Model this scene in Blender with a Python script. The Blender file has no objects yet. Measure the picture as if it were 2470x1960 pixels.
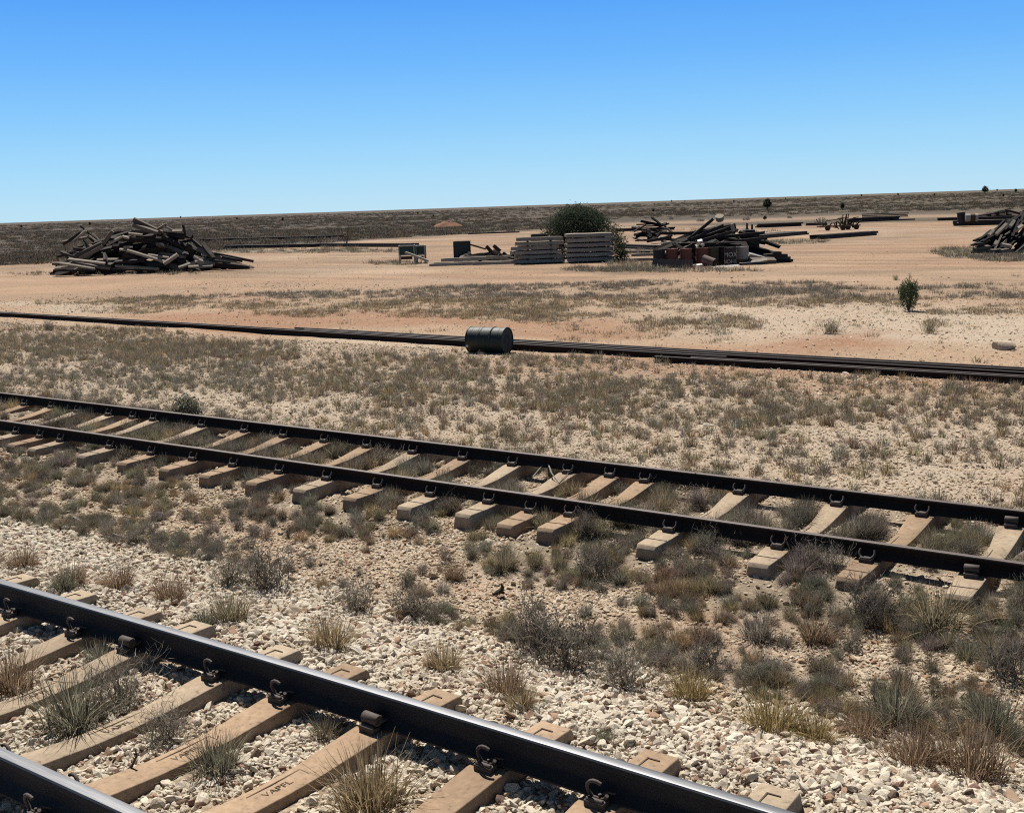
import bpy, bmesh, math, random
import numpy as np
from mathutils import Vector, Matrix, Euler

random.seed(7); rng = np.random.default_rng(7)
C = bpy.context.scene.collection
R = math.radians

# ------------------------------------------------------------------ camera geometry
HC = 3.146                                   # eye height above the yard
FPX, CX, CY = 2741.0, 1235.0, 980.0
PITCH, ROLL, YAW = R(10.0), R(1.92), R(36.6)
Fw = np.array([-math.sin(YAW)*math.cos(PITCH), math.cos(YAW)*math.cos(PITCH), -math.sin(PITCH)])
R0 = np.array([math.cos(YAW), math.sin(YAW), 0.0]); U0 = np.cross(R0, Fw)
Rt = R0*math.cos(ROLL)-U0*math.sin(ROLL); Up = U0*math.cos(ROLL)+R0*math.sin(ROLL)
Fh = np.array([-math.sin(YAW), math.cos(YAW), 0.0])

def ray(px, py): return Fw*FPX+Rt*(px-CX)-Up*(py-CY)
def G(px, py, z=0.0):                        # where a sight line meets the plane at height z
    d = ray(px, py); p = d*((z-HC)/d[2]); return Vector((p[0], p[1], z))
def depth_of(p): return p[0]*Fh[0]+p[1]*Fh[1]
def D(px, py, dep):                          # point on a sight line at a given distance along the heading
    d = ray(px, py); p = d*(dep/(d@Fh)); return Vector((p[0], p[1], p[2]+HC))
def proj(x, y, z=0.0):
    v = np.stack([x, y, z-HC], -1) if not np.isscalar(z) else np.stack([x, y, np.full_like(x, z-HC)], -1)
    f = v@Fw; f = np.where(f < 0.05, 0.05, f)
    return CX+FPX*(v@Rt)/f, CY-FPX*(v@Up)/f, v@Fw

# ------------------------------------------------------------------ value noise (numpy)
def _hash(ix, iy, s):
    h = (ix.astype(np.int64)*374761393+iy.astype(np.int64)*668265263+s*1442695041) & 0xffffffff
    h = ((h ^ (h >> 13))*1274126177) & 0xffffffff
    return ((h ^ (h >> 16)) & 0xffff)/65535.0
def vnoise(x, y, s=0):
    x = np.asarray(x, float); y = np.asarray(y, float)
    ix = np.floor(x); iy = np.floor(y); fx = x-ix; fy = y-iy
    fx = fx*fx*(3-2*fx); fy = fy*fy*(3-2*fy)
    a = _hash(ix, iy, s); b = _hash(ix+1, iy, s); c = _hash(ix, iy+1, s); d = _hash(ix+1, iy+1, s)
    return (a*(1-fx)+b*fx)*(1-fy)+(c*(1-fx)+d*fx)*fy
def fbm(x, y, s=0, o=4):
    t = 0; a = 0.5
    for k in range(o):
        t = t+a*vnoise(x, y, s+k*17); x = x*2.03; y = y*2.03; a *= 0.5
    return t/(1-0.5**o)
def sstep(a, b, x):
    t = np.clip((x-a)/(b-a), 0, 1); return t*t*(3-2*t)

# ------------------------------------------------------------------ ground height and cover
def track_bend(x): 
    t = np.minimum(0, x+2); return np.where(x > -12, -0.0022*t*t, -0.22+0.044*(x+12))
def height(x, y):
    x = np.asarray(x, float); y = np.asarray(y, float)
    w = 0.25*(fbm(x*0.7, y*0.7, 5, 3)-0.5)
    b = 0.33-0.30*sstep(4.75, 6.15, y+w-track_bend(x))
    b = np.where(y < 3.4, 0.33-0.3*sstep(-2.1, -0.7, 3.4-y-4.2), b)
    far = sstep(5.6, 6.4, y)
    b = b+.10*(1-sstep(1.1, 2.0, np.abs(y-9.635-.027*x)))*far
    dist = np.sqrt(x*x+y*y)
    u = 0.10*(fbm(x*0.35, y*0.35, 11, 3)-0.5)+0.03*(fbm(x*1.7, y*1.7, 12, 3)-0.5)
    u = u*np.clip(1.3-dist/60.0, 0, 1)
    return b+u*(0.25+0.75*far)

# blobs of ground cover (image reading only tells where on the ground they lie): cx, cy, rx, ry, amount
VEG = [(60,722,140,9,.7),(200,735,120,12,.5),(330,738,130,20,.9),(420,705,240,12,.55),(560,735,120,16,.6),(760,700,300,15,.75),(1000,702,280,16,.75),
       (760,745,200,22,.8),(950,748,180,22,.9),(1150,745,160,26,.95),(1340,752,170,26,.95),(1500,745,80,16,.6),(1330,706,170,18,.85),(1560,705,180,20,.9),(1760,712,190,22,.9),
       (1960,712,170,20,.95),(2130,714,120,18,.8),(2330,704,180,14,.95),(2470,716,90,10,.8),(2330,752,140,13,.9),(2440,735,70,8,.6),(1480,698,600,9,.7),
       (1620,795,110,26,.6),(1770,776,60,12,.8),(1680,770,110,14,.5),(1455,802,80,9,.4),(2010,800,70,14,.5),(2245,792,40,12,.5),(1400,818,50,6,.3),
       (120,850,200,42,1.),(330,852,240,40,1.),(520,872,200,44,.9),(150,915,260,45,.8),(420,925,240,40,.75),(700,925,200,55,.7),(640,870,110,22,.5),
       (900,930,180,60,.75),(1100,935,240,62,.85),(1330,935,240,55,.95),(1560,945,240,52,1.),(1800,955,210,45,.95),(2010,960,180,40,.8),(1960,1010,260,60,.75),
       (2240,985,180,36,.7),(2400,1010,150,60,.7),(2250,1080,260,55,.55),(1400,1040,300,50,.6),(1150,1020,200,40,.55),(1750,1060,260,45,.55),(2300,1170,260,30,.6),
       (0,1010,200,60,.6),(2440,930,80,14,.3),(1250,870,180,16,.5)]
REDB = [(200,702,290,12,.8),(520,715,200,10,.5),(700,778,420,16,1.),(1010,787,260,12,.8),(1340,795,190,18,.8),(2050,828,190,26,.9),(1880,845,220,18,.7),(1650,838,200,10,.5),
        (60,792,160,8,.5),(1700,890,420,18,.7),(2200,935,360,22,.6),(1450,868,160,12,.6),(930,850,140,10,.4),(1750,1030,200,26,.5),(2100,1050,260,18,.4),(2250,1310,280,60,.4),
        (300,1210,240,40,.6),(700,1230,300,60,.4),(1350,1400,260,40,.5),(1700,1500,220,60,.5),(1900,1580,200,40,.5),(2000,1450,160,40,.4),(250,1180,200,20,.5),(1560,1330,200,20,.3)]
PALEB = [(150,742,160,9,.8),(2030,770,430,44,.9),(1800,742,250,12,.7),(2350,800,260,40,1.),(860,838,220,18,.9),(1040,850,160,16,.8),(150,785,180,10,.5),(1560,735,150,8,.5),
         (1000,1010,300,50,.7),(700,980,240,50,.6),(1500,1080,260,50,.7),(2100,1100,300,70,.6),(2000,985,200,14,.3),(850,965,200,18,.5),(300,960,200,20,.4)]
def blobs(L, px, py):
    t = np.zeros_like(px)
    for cx, cy, rx, ry, a in L:
        q = ((px-cx)/rx)**2+((py-cy)/ry)**2
        t = np.maximum(t, a*np.clip(1.45-0.75*q, 0, 1))
    return t
def cover(x, y):
    """veg, red, pale amounts and the zone masks on the ground plane"""
    px, py, f = proj(x, y, 0.0)
    hz = 538-0.0332*px                      # sight line of the horizon
    below = np.where(f > 0.06, py-hz, 900.0)
    jx = (fbm(x*0.25, y*0.25, 31, 3)-0.5); jy = (fbm(x*0.25, y*0.25, 32, 3)-0.5)
    qx = px+jx*120; qy = py+jy*0.16*below
    veg = blobs(VEG, qx, qy); red = blobs(REDB, qx, qy); pale = blobs(PALEB, qx, qy)
    return veg, red, pale, px, py, below

def clump(x, y):
    q = y-.027*x                                       # distance measured along the far track
    p = fbm(x*.55, y*.8, 91, 3)
    edge = np.exp(-((y-track_bend(x)-6.55)/.36)**2)*np.clip((p-.36)*5, 0, 1)
    mid = .55*np.clip((p-.54)*6, 0, 1)*sstep(6.5, 7.0, y)
    foot = (1.25*np.exp(-((q-8.12)/.38)**2)+.35*np.exp(-((q-7.6)/.3)**2)*np.clip((p-.4)*5, 0, 1))*np.clip(.45+(fbm(x*.9, y*.9, 92, 3)-.35)*3, .15, 1)
    return np.clip(np.maximum(np.maximum(edge, mid), foot), 0, 1)
def mix(a, b, t): return a*(1-t[:, None])+b*t[:, None]
def ground_colour(x, y):
    veg, red, pale, px, py, below = cover(x, y)
    n1 = fbm(x*0.5, y*0.5, 41, 4); n2 = fbm(x*0.09, y*0.09, 43, 4); n3 = fbm(x*2.3, y*2.3, 47, 3)
    tan = np.array([.46, .315, .205]); redc = np.array([.37, .20, .115]); palec = np.array([.56, .46, .35]); vegc = np.array([.205, .165, .115])
    c = np.tile(tan, (len(x), 1))*(0.86+0.28*n1)[:, None]
    c = mix(c, redc, np.clip(red*(0.5+1.0*n1), 0, .95))
    c = mix(c, palec, np.clip(pale*(0.2+1.0*n3), 0, .8))
    natural = sstep(6.0, 6.5, y)*(1-sstep(0, 1, (below < 150)*1.0))
    c = mix(c, palec, np.clip((1-sstep(15, 19.2, y))*sstep(5.5, 6.2, y)*(0.28+0.8*n3), 0, .78))
    c = mix(c, redc*1.12, np.clip((1-sstep(7.2, 8.2, y))*sstep(6.3, 6.8, y)*(n1-0.38)*1.5, 0, .6))
    c = mix(c, vegc, np.clip(veg*(0.1+0.75*n3)*0.42, 0, .45))
    c = mix(c, np.array([.24, .195, .14])*np.ones_like(c), .62*clump(x, y)*sstep(6.1, 6.4, y)*(y < 12))
    c = mix(c, np.array([.25, .20, .145])*np.ones_like(c), .5*(1-sstep(1.1, 1.6, np.abs(y-9.635-.027*x))))
    # ballast bed under the stones
    bal = (1-sstep(5.7, 6.4, y))
    c = mix(c, np.array([.40, .31, .22])*np.ones_like(c), bal*.8)
    # ---- yard and plain
    rightness = np.clip(px/2470.0, -1, 2)
    sx = (x*math.cos(YAW)+y*math.sin(YAW)); dp = -x*math.sin(YAW)+y*math.cos(YAW)
    streak = fbm(sx*0.02, dp*0.28, 51, 4); streak2 = fbm(sx*0.006, dp*0.05, 52, 4)
    yard = np.array([.455, .298, .188])
    yardm = sstep(0, 1, (196-below-10*(fbm(x*.2, y*.2, 61, 3)-.5))/8.0)
    c = mix(c, np.tile(yard, (len(x), 1))*(0.78+0.42*streak*n1*2)[:, None], yardm)
    # wheel-worn pinker and yellower strips
    c = mix(c, np.array([.39, .235, .15])*np.ones_like(c), yardm*np.clip((streak-.46)*2.8, 0, .75))
    c = mix(c, np.array([.55, .42, .30])*np.ones_like(c), yardm*np.clip((n2-.48)*2.2, 0, .5))
    mot = fbm(sx*.09, dp*.16, 57, 5); c = mix(c, np.array([.30, .215, .145])*np.ones_like(c), yardm*np.clip((mot-.50)*3.4, 0, .6))
    # edge of the plain: nearer on the left, farther on the right
    edge = np.interp(px, [-600, 0, 130, 320, 640, 900, 1250, 1500, 1800, 2100, 2470, 3200], [120, 108, 104, 96, 84, 72, 66, 62, 70, 68, 78, 80])
    plm = sstep(0, 1, (edge-below+16*(fbm(sx*.05, dp*.03, 63, 3)-.5))/7.0)
    plain = np.array([.085, .066, .054]); plain2 = np.array([.118, .090, .068]); olive = np.array([.125, .103, .066])
    pc = mix(np.tile(plain, (len(x), 1)), plain2*np.ones_like(c), np.clip((streak2-.35)*1.6, 0, .8))
    pc = mix(pc, olive*np.ones_like(c), np.clip(rightness*1.2-.35, 0, .75))
    pc = mix(pc, np.array([.30, .21, .14])*np.ones_like(c), np.clip((streak-.58)*2.4, 0, .5)*sstep(.45, .7, rightness)*(below > 14))
    pc = pc*(0.8+0.4*fbm(x*0.05, y*0.05, 71, 4))[:, None]
    c = mix(c, pc, plm)
    # bare track crossing the plain on the right
    trk = np.interp(px, [1150, 1500, 2000, 2470, 3000], [46, 54, 54, 62, 66])
    tm = np.exp(-((below-trk)/4.5)**2)*sstep(1150, 1450, px)*.85
    c = mix(c, np.array([.45, .31, .21])*np.ones_like(c), tm)
    # weedy grey patches standing in the yard
    for cx, cy, rx, ry, a in [(2330,612,75,12,.9),(2430,622,90,10,.7),(1480,652,130,6,.5),(1560,640,110,7,.5),(1400,660,120,4,.35),(700,606,300,6,.75),(1530,608,80,9,.4),(960,637,60,3,.4),(1640,655,220,4,.35),(250,662,330,4,.3),(1880,585,130,5,.5),(1500,574,90,8,.4),(2100,571,120,4,.4)]:
        q = ((px+60*(n2-.5)-cx)/rx)**2+((py+14*(n1-.5)-cy)/ry)**2
        c = mix(c, np.array([.21, .175, .125])*np.ones_like(c), a*np.clip(1.5-q, 0, 1)*np.clip(n3*1.6, 0, 1)*(f_ok(x, y)))
    return np.clip(c*.60, 0.01, 1)
def f_ok(x, y): return ((-x*math.sin(YAW)+y*math.cos(YAW)) > 10)*1.0

# ------------------------------------------------------------------ materials
class NT:
    def __init__(s, name):
        s.m = bpy.data.materials.new(name); s.m.use_nodes = True; s.t = s.m.node_tree; s.t.nodes.clear()
        s.out = s.n('ShaderNodeOutputMaterial')
    def n(s, typ, **kw):
        k = s.t.nodes.new(typ)
        for a, v in kw.items():
            if a.startswith('i_'): k.inputs[a[2:].replace('_', ' ')].default_value = v
            else: setattr(k, a, v)
        return k
    def l(s, a, b): s.t.links.new(a, b)
    def noise(s, scale, detail=4, rough=.6, vec=None, dim='3D'):
        k = s.n('ShaderNodeTexNoise'); k.inputs['Scale'].default_value = scale; k.inputs['Detail'].default_value = detail; k.inputs['Roughness'].default_value = rough
        if vec is not None: s.l(vec, k.inputs['Vector'])
        return k.outputs['Fac']
    def ramp(s, fac, stops):
        k = s.n('ShaderNodeValToRGB'); e = k.color_ramp.elements
        while len(e) < len(stops): e.new(.5)
        for q, (p, c) in zip(e, stops): q.position = p; q.color = (*c, 1) if len(c) == 3 else c
        s.l(fac, k.inputs['Fac']); return k.outputs['Color']
    def mixc(s, fac, a, b, mode='MIX'):
        k = s.n('ShaderNodeMix', data_type='RGBA', blend_type=mode)
        for i, v in ((0, fac), (6, a), (7, b)):
            if hasattr(v, 'node'): s.l(v, k.inputs[i])
            else: k.inputs[i].default_value = v if i == 0 else (*v, 1)
        return k.outputs[2]
    def math(s, op, a, b=0.0, clamp=False):
        k = s.n('ShaderNodeMath', operation=op, use_clamp=clamp)
        for i, v in ((0, a), (1, b)):
            if hasattr(v, 'node'): s.l(v, k.inputs[i])
            else: k.inputs[i].default_value = v
        return k.outputs[0]
    def bsdf(s, col, rough=.8, metal=0.0, bump=None, bstr=.3, bdist=.01, spec=.3):
        k = s.n('ShaderNodeBsdfPrincipled')
        for nm, v in (('Base Color', col), ('Roughness', rough), ('Metallic', metal), ('Specular IOR Level', spec)):
            if hasattr(v, 'node'): s.l(v, k.inputs[nm])
            else: k.inputs[nm].default_value = (*v, 1) if nm == 'Base Color' else v
        if bump is not None:
            b = s.n('ShaderNodeBump'); b.inputs['Strength'].default_value = bstr; b.inputs['Distance'].default_value = bdist
            s.l(bump, b.inputs['Height']); s.l(b.outputs[0], k.inputs['Normal'])
        s.l(k.outputs[0], s.out.inputs[0]); return s.m
    def obj(s): return s.n('ShaderNodeTexCoord').outputs['Object']
    def pos(s): return s.n('ShaderNodeNewGeometry').outputs['Position']
    def rand(s): return s.n('ShaderNodeObjectInfo').outputs['Random']

def mat_plain(name, a, b, scale=6, rough=.85, metal=0.0, vary=.25, bump=.25, bdist=.01, spec=.25, stretch=None, dust=None):
    """two-tone worn surface; 'vary' shifts brightness per object"""
    t = NT(name); v = t.obj(); k = 1.0 if metal > .9 else .52; a = tuple(q*k for q in a); b = tuple(q*k for q in b); dust = dust and (tuple(q*k for q in dust[0]), dust[1])
    if stretch:
        mp = t.n('ShaderNodeMapping'); mp.inputs['Scale'].default_value = stretch; t.l(v, mp.inputs['Vector']); v = mp.outputs[0]
    n = t.noise(scale, 6, .65, v); n2 = t.noise(scale*7, 4, .7, v)
    c = t.mixc(t.math('MULTIPLY', t.math('ADD', n, n2), .5), a, b)
    c = t.ramp(n, [(.3, a), (.7, b)]) if False else c
    k = t.n('ShaderNodeMapRange'); t.l(t.rand(), k.inputs[0]); k.inputs[3].default_value = 1-vary; k.inputs[4].default_value = 1+vary
    c = t.mixc(1.0, c, k.outputs[0], 'MULTIPLY')
    f = t.n('ShaderNodeMapRange'); t.l(n2, f.inputs[0]); f.inputs[1].default_value = .3; f.inputs[2].default_value = .7; f.inputs[3].default_value = .72; f.inputs[4].default_value = 1.2
    c = t.mixc(1.0, c, f.outputs[0], 'MULTIPLY')
    if dust:
        g = t.n('ShaderNodeNewGeometry'); sx = t.n('ShaderNodeSeparateXYZ'); t.l(g.outputs['Normal'], sx.inputs[0])
        d = t.math('MULTIPLY', t.math('SUBTRACT', sx.outputs[2], .6, True), t.math('MULTIPLY', n, dust[1]*2.5), True)
        c = t.mixc(d, c, dust[0])
    return t.bsdf(c, rough, metal, n2, bump, bdist, spec)

def mat_sleeper(name, a, b):
    """cast concrete: mottled, pitted, rust bled out around the rail seats, darker brown along the lower flanks"""
    t = NT(name); v = t.obj(); a = tuple(q*.52 for q in a); b = tuple(q*.52 for q in b)
    rs = t.n('ShaderNodeObjectInfo').outputs['Location']; ad = t.n('ShaderNodeVectorMath', operation='ADD'); t.l(v, ad.inputs[0]); t.l(rs, ad.inputs[1]); w = ad.outputs[0]
    n = t.noise(3.2, 6, .7, w); n2 = t.noise(26, 4, .7, w); n3 = t.noise(1.1, 3, .6, w)
    c = t.mixc(n, a, b); k = t.n('ShaderNodeMapRange'); t.l(n3, k.inputs[0]); k.inputs[1].default_value = .3; k.inputs[2].default_value = .7; k.inputs[3].default_value = .78; k.inputs[4].default_value = 1.2; c = t.mixc(1.0, c, k.outputs[0], 'MULTIPLY')
    f = t.n('ShaderNodeMapRange'); t.l(n2, f.inputs[0]); f.inputs[1].default_value = .3; f.inputs[2].default_value = .7; f.inputs[3].default_value = .78; f.inputs[4].default_value = 1.16; c = t.mixc(1.0, c, f.outputs[0], 'MULTIPLY')
    sp = t.n('ShaderNodeSeparateXYZ'); t.l(v, sp.inputs[0]); d = t.math('ABSOLUTE', t.math('SUBTRACT', t.math('ABSOLUTE', sp.outputs[1]), .7535))
    m = t.math('MULTIPLY', t.math('SUBTRACT', 1.0, t.math('MULTIPLY', d, 3.6), True), t.math('MULTIPLY', t.math('SUBTRACT', n, .34, True), 4.2, True), True)
    c = t.mixc(t.math('MULTIPLY', m, .75), c, (.135, .068, .034))
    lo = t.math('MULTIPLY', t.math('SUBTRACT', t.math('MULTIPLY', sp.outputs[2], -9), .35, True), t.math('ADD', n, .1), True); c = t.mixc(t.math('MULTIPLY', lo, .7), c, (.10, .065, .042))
    pit = t.math('LESS_THAN', n2, .36); c = t.mixc(t.math('MULTIPLY', pit, .45), c, (.09, .065, .045))
    return t.bsdf(c, .92, 0, n2, .5, .006, .15)
def make_ground_mat():
    t = NT('ground_soil'); p = t.pos()
    at = t.n('ShaderNodeAttribute', attribute_name='col'); c = at.outputs['Color']
    cd = t.n('ShaderNodeCameraData'); 
    n1 = t.noise(9, 5, .7, p); n2 = t.noise(38, 3, .7, p); n3 = t.noise(1.3, 4, .6, p)
    m1 = t.n('ShaderNodeMapRange'); t.l(n1, m1.inputs[0]); m1.inputs[1].default_value = .3; m1.inputs[2].default_value = .7; m1.inputs[3].default_value = .74; m1.inputs[4].default_value = 1.22
    m2 = t.n('ShaderNodeMapRange'); t.l(n2, m2.inputs[0]); m2.inputs[1].default_value = .3; m2.inputs[2].default_value = .7; m2.inputs[3].default_value = .78; m2.inputs[4].default_value = 1.2
    c = t.mixc(1.0, c, m1.outputs[0], 'MULTIPLY'); c = t.mixc(1.0, c, m2.outputs[0], 'MULTIPLY')
    # pebbles too small to model
    vo = t.n('ShaderNodeTexVoronoi', feature='F1'); vo.inputs['Scale'].default_value = 21; t.l(p, vo.inputs['Vector'])
    sc = t.n('ShaderNodeSeparateColor'); t.l(vo.outputs['Color'], sc.inputs[0])
    stone = t.math('MULTIPLY', t.math('LESS_THAN', vo.outputs['Distance'], .40), t.math('GREATER_THAN', sc.outputs[0], .45))
    stone = t.math('MULTIPLY', stone, t.math('MULTIPLY', t.math('SUBTRACT', n3, .30, True), 4, True))
    c = t.mixc(t.math('MULTIPLY', stone, .75), c, t.mixc(sc.outputs[1], (.42, .345, .25), (.25, .175, .115)))
    # wheel-worn streaks along the bare yard
    mp = t.n('ShaderNodeMapping'); mp.inputs['Rotation'].default_value = (0, 0, -YAW-R(4)); mp.inputs['Scale'].default_value = (.035, .55, 1); t.l(p, mp.inputs['Vector'])
    mq = t.n('ShaderNodeMapping'); mq.inputs['Rotation'].default_value = (0, 0, -YAW+R(16)); mq.inputs['Scale'].default_value = (.07, .33, 1); t.l(p, mq.inputs['Vector'])
    ns = t.math('MULTIPLY', t.math('ADD', t.noise(1.0, 6, .75, mp.outputs[0]), t.noise(1.0, 6, .75, mq.outputs[0])), .5); sy = t.n('ShaderNodeSeparateXYZ'); t.l(p, sy.inputs[0])
    mk = t.n('ShaderNodeMapRange'); t.l(sy.outputs[1], mk.inputs[0]); mk.inputs[1].default_value = 30; mk.inputs[2].default_value = 42
    ms = t.n('ShaderNodeMapRange'); t.l(ns, ms.inputs[0]); ms.inputs[1].default_value = .36; ms.inputs[2].default_value = .62; ms.inputs[3].default_value = .60; ms.inputs[4].default_value = 1.16
    c = t.mixc(mk.outputs[0], c, t.mixc(1.0, c, ms.outputs[0], 'MULTIPLY'))
    b = t.math('ADD', t.math('MULTIPLY', n2, .6), t.math('MULTIPLY', stone, .8))
    return t.bsdf(c, .95, 0, b, .8, .03, .1)

def make_grass_mat(name, colour=None):
    t = NT(name)
    if colour is None:
        col = t.n('ShaderNodeAttribute', attribute_name='tint', attribute_type='INSTANCER').outputs['Color']
    else:
        rgb = t.n('ShaderNodeRGB'); rgb.outputs[0].default_value = (*colour, 1); col = rgb.outputs[0]
    bl = t.n('ShaderNodeAttribute', attribute_name='bl').outputs['Fac']
    mr = t.n('ShaderNodeMapRange'); t.l(bl, mr.inputs[0]); mr.inputs[3].default_value = .38; mr.inputs[4].default_value = 1.75
    col = t.mixc(1.0, col, mr.outputs[0], 'MULTIPLY')
    d = t.n('ShaderNodeBsdfDiffuse'); tr = t.n('ShaderNodeBsdfTranslucent'); mx = t.n('ShaderNodeMixShader'); mx.inputs[0].default_value = .38
    t.l(col, d.inputs[0]); t.l(col, tr.inputs[0]); t.l(d.outputs[0], mx.inputs[1]); t.l(tr.outputs[0], mx.inputs[2]); t.l(mx.outputs[0], t.out.inputs[0])
    return t.m

def make_stone_mat(name, stops):
    t = NT(name); r = t.rand(); stops = [(p, tuple(q*w for q, w in zip(c, (.70, .68, .63)))) for p, c in stops]
    c = t.ramp(r, stops); v = t.obj(); n = t.noise(14, 4, .7, v)
    lc = t.n('ShaderNodeObjectInfo').outputs['Location']; n4 = t.noise(1.4, 4, .65, lc); c = t.mixc(t.math('MULTIPLY', t.math('SUBTRACT', n4, .50, True), 2.2, True), c, t.mixc(1.0, c, (.68, .54, .42), 'MULTIPLY'))
    mr = t.n('ShaderNodeMapRange'); t.l(n, mr.inputs[0]); mr.inputs[1].default_value = .3; mr.inputs[2].default_value = .75; mr.inputs[3].default_value = .75; mr.inputs[4].default_value = 1.12
    c = t.mixc(1.0, c, mr.outputs[0], 'MULTIPLY')
    return t.bsdf(c, .9, 0, n, .4, .01, .15)

M = {}
M['ground'] = make_ground_mat()
M['ballast'] = make_stone_mat('ballast_stone', [(0, (.68, .60, .50)), (.30, (.78, .71, .61)), (.52, (.60, .51, .41)), (.66, (.80, .74, .65)), (.80, (.68, .61, .52)), (.89, (.46, .31, .22)), (.95, (.24, .15, .12)), (1, (.15, .11, .095))])
M['fieldstone'] = make_stone_mat('field_stone', [(0, (.66, .56, .45)), (.35, (.60, .48, .36)), (.6, (.74, .66, .55)), (.8, (.56, .42, .30)), (.92, (.44, .28, .18)), (1, (.33, .20, .13))])
M['grass'] = make_grass_mat('dry_grass')
GC = {k: tuple(q*.72 for q in v) for k, v in dict(straw=(.36, .27, .155), olive=(.285, .238, .152), yellow=(.345, .262, .125), grey=(.255, .222, .178), greygreen=(.215, .20, .142), dark=(.175, .152, .124), brown=(.285, .20, .13), bush=(.056, .070, .048), green=(.105, .13, .068), darkgreen=(.030, .040, .023)).items()}
for k, v in GC.items(): M['g_'+k] = make_grass_mat('grass_'+k, v)
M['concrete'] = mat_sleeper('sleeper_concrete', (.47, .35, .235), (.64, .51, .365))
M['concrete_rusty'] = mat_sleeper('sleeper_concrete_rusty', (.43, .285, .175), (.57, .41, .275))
M['concrete_grey'] = mat_plain('stacked_concrete', (.45, .365, .28), (.60, .50, .39), 3, .92, 0, .14, .3, .006, .2)
M['groove'] = mat_plain('groove_shade_dirt', (.14, .10, .07), (.20, .145, .10), 20, .95, 0, .05, .1)  # dark tone paints the shade of the cast grooves along with their dirt
M['rail'] = mat_plain('rail_rust', (.026, .019, .017), (.056, .036, .028), 9, .85, .0, .1, .25, .003, .12, dust=((.22, .15, .10), .5))
M['rail_near'] = mat_plain('rail_web_dark', (.017, .016, .019), (.034, .029, .030), 9, .7, .0, .05, .25, .003, .3, dust=((.22, .15, .10), .4))
M['stack_head'] = mat_plain('stack_rail_head', (.055, .040, .033), (.105, .078, .064), 6, .7, .1, .3, .2, .003, .25, stretch=(.3, 5, 5))
M['rail_head'] = mat_plain('rail_head_steel', (.075, .076, .08), (.15, .15, .155), 4, .50, 1.0, .03, .03, .001, .5, stretch=(.15, 8, 8))
M['rail_head_old'] = mat_plain('rail_head_rusty', (.12, .085, .068), (.19, .14, .115), 6, .6, .2, .05, .1, .002, .4, stretch=(.3, 5, 5))
M['clip'] = mat_plain('clip_steel', (.075, .055, .044), (.14, .10, .08), 20, .75, .1, .15, .2, .002, .4)
M['yardrail'] = mat_plain('yard_rail_rust', (.035, .027, .025), (.075, .052, .043), 5, .65, .2, .2, .2, .004, .35)
M['timber'] = mat_plain('grey_timber', (.15, .116, .09), (.30, .235, .182), 5, .88, 0, .35, .4, .01, .2, stretch=(.4, 5, 5))
M['timber_pale'] = mat_plain('lit_pale_timber', (.36, .30, .235), (.56, .48, .385), 5, .88, 0, .2, .4, .01, .2, stretch=(.4, 5, 5))  # paler copy of the timber: sunlight on the beam tops put into the colour
M['timber_dark'] = mat_plain('dark_timber', (.036, .027, .022), (.088, .067, .053), 5, .85, 0, .3, .4, .01, .2, stretch=(.4, 5, 5))
M['timber_black'] = mat_plain('black_timber', (.008, .007, .008), (.022, .019, .019), 5, .85, 0, .3, .4, .01, .1)
t = NT('drum_green_paint'); v = t.obj(); n = t.noise(5, 6, .7, v); n2 = t.noise(22, 4, .7, v); n3 = t.noise(2.2, 5, .65, v)
c = t.mixc(n, (.007, .013, .010), (.017, .024, .019)); c = t.mixc(t.math('MULTIPLY', t.math('SUBTRACT', t.math('ADD', n3, t.math('MULTIPLY', n2, .4)), .74, True), 7, True), c, (.055, .026, .015)); c = t.mixc(t.math('MULTIPLY', t.math('SUBTRACT', n2, .5, True), 1.2, True), c, (.06, .048, .035))
M['drum_green'] = t.bsdf(c, .58, 0, n, .25, .012, .3)
M['drum_red'] = mat_plain('drum_red_rust', (.20, .05, .036), (.29, .095, .062), 5, .7, 0, .2, .2, .004, .3)
M['drum_dark'] = mat_plain('drum_dark_rust', (.035, .026, .024), (.06, .04, .034), 5, .7, 0, .2, .2, .004, .3)
M['drum_olive'] = mat_plain('drum_olive', (.10, .085, .04), (.15, .125, .07), 5, .75, 0, .1, .2, .004, .3)
M['drum_white'] = mat_plain('drum_faded_white', (.42, .35, .29), (.56, .47, .39), 4, .7, 0, .05, .2, .004, .3)
M['rust'] = mat_plain('orange_rust', (.20, .085, .035), (.30, .14, .065), 6, .85, 0, .15, .3, .005, .2)
M['pipe_rust'] = mat_plain('faded_pipe_rust', (.16, .105, .085), (.26, .18, .15), 6, .85, 0, .1, .3, .005, .2)
M['rust_dark'] = mat_plain('machinery_rust', (.07, .036, .024), (.13, .065, .04), 6, .8, .1, .2, .3, .005, .25)
M['crate_green'] = mat_plain('crate_green', (.014, .055, .034), (.024, .075, .047), 4, .6, 0, .1, .1, .003, .35)
M['crate_dark'] = mat_plain('crate_dark_green', (.012, .022, .020), (.022, .034, .03), 4, .6, 0, .1, .1, .003, .35)
M['pale_paint'] = mat_plain('pale_paint', (.42, .39, .35), (.55, .52, .47), 5, .75, 0, .1, .2, .003, .3)
M['white'] = mat_plain('white_paint', (.68, .66, .62), (.8, .78, .74), 5, .6, 0, .03, .1, .002, .3)
M['sheet'] = mat_plain('grey_sheet', (.115, .095, .08), (.18, .15, .125), 3, .75, .1, .1, .2, .004, .3)
M['bark'] = mat_plain('grey_bark', (.13, .11, .09), (.22, .19, .155), 9, .9, 0, .1, .4, .006, .15)
M['twig'] = mat_plain('bleached_twig', (.34, .31, .27), (.5, .46, .4), 12, .9, 0, .2, .3, .004, .15)
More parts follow.
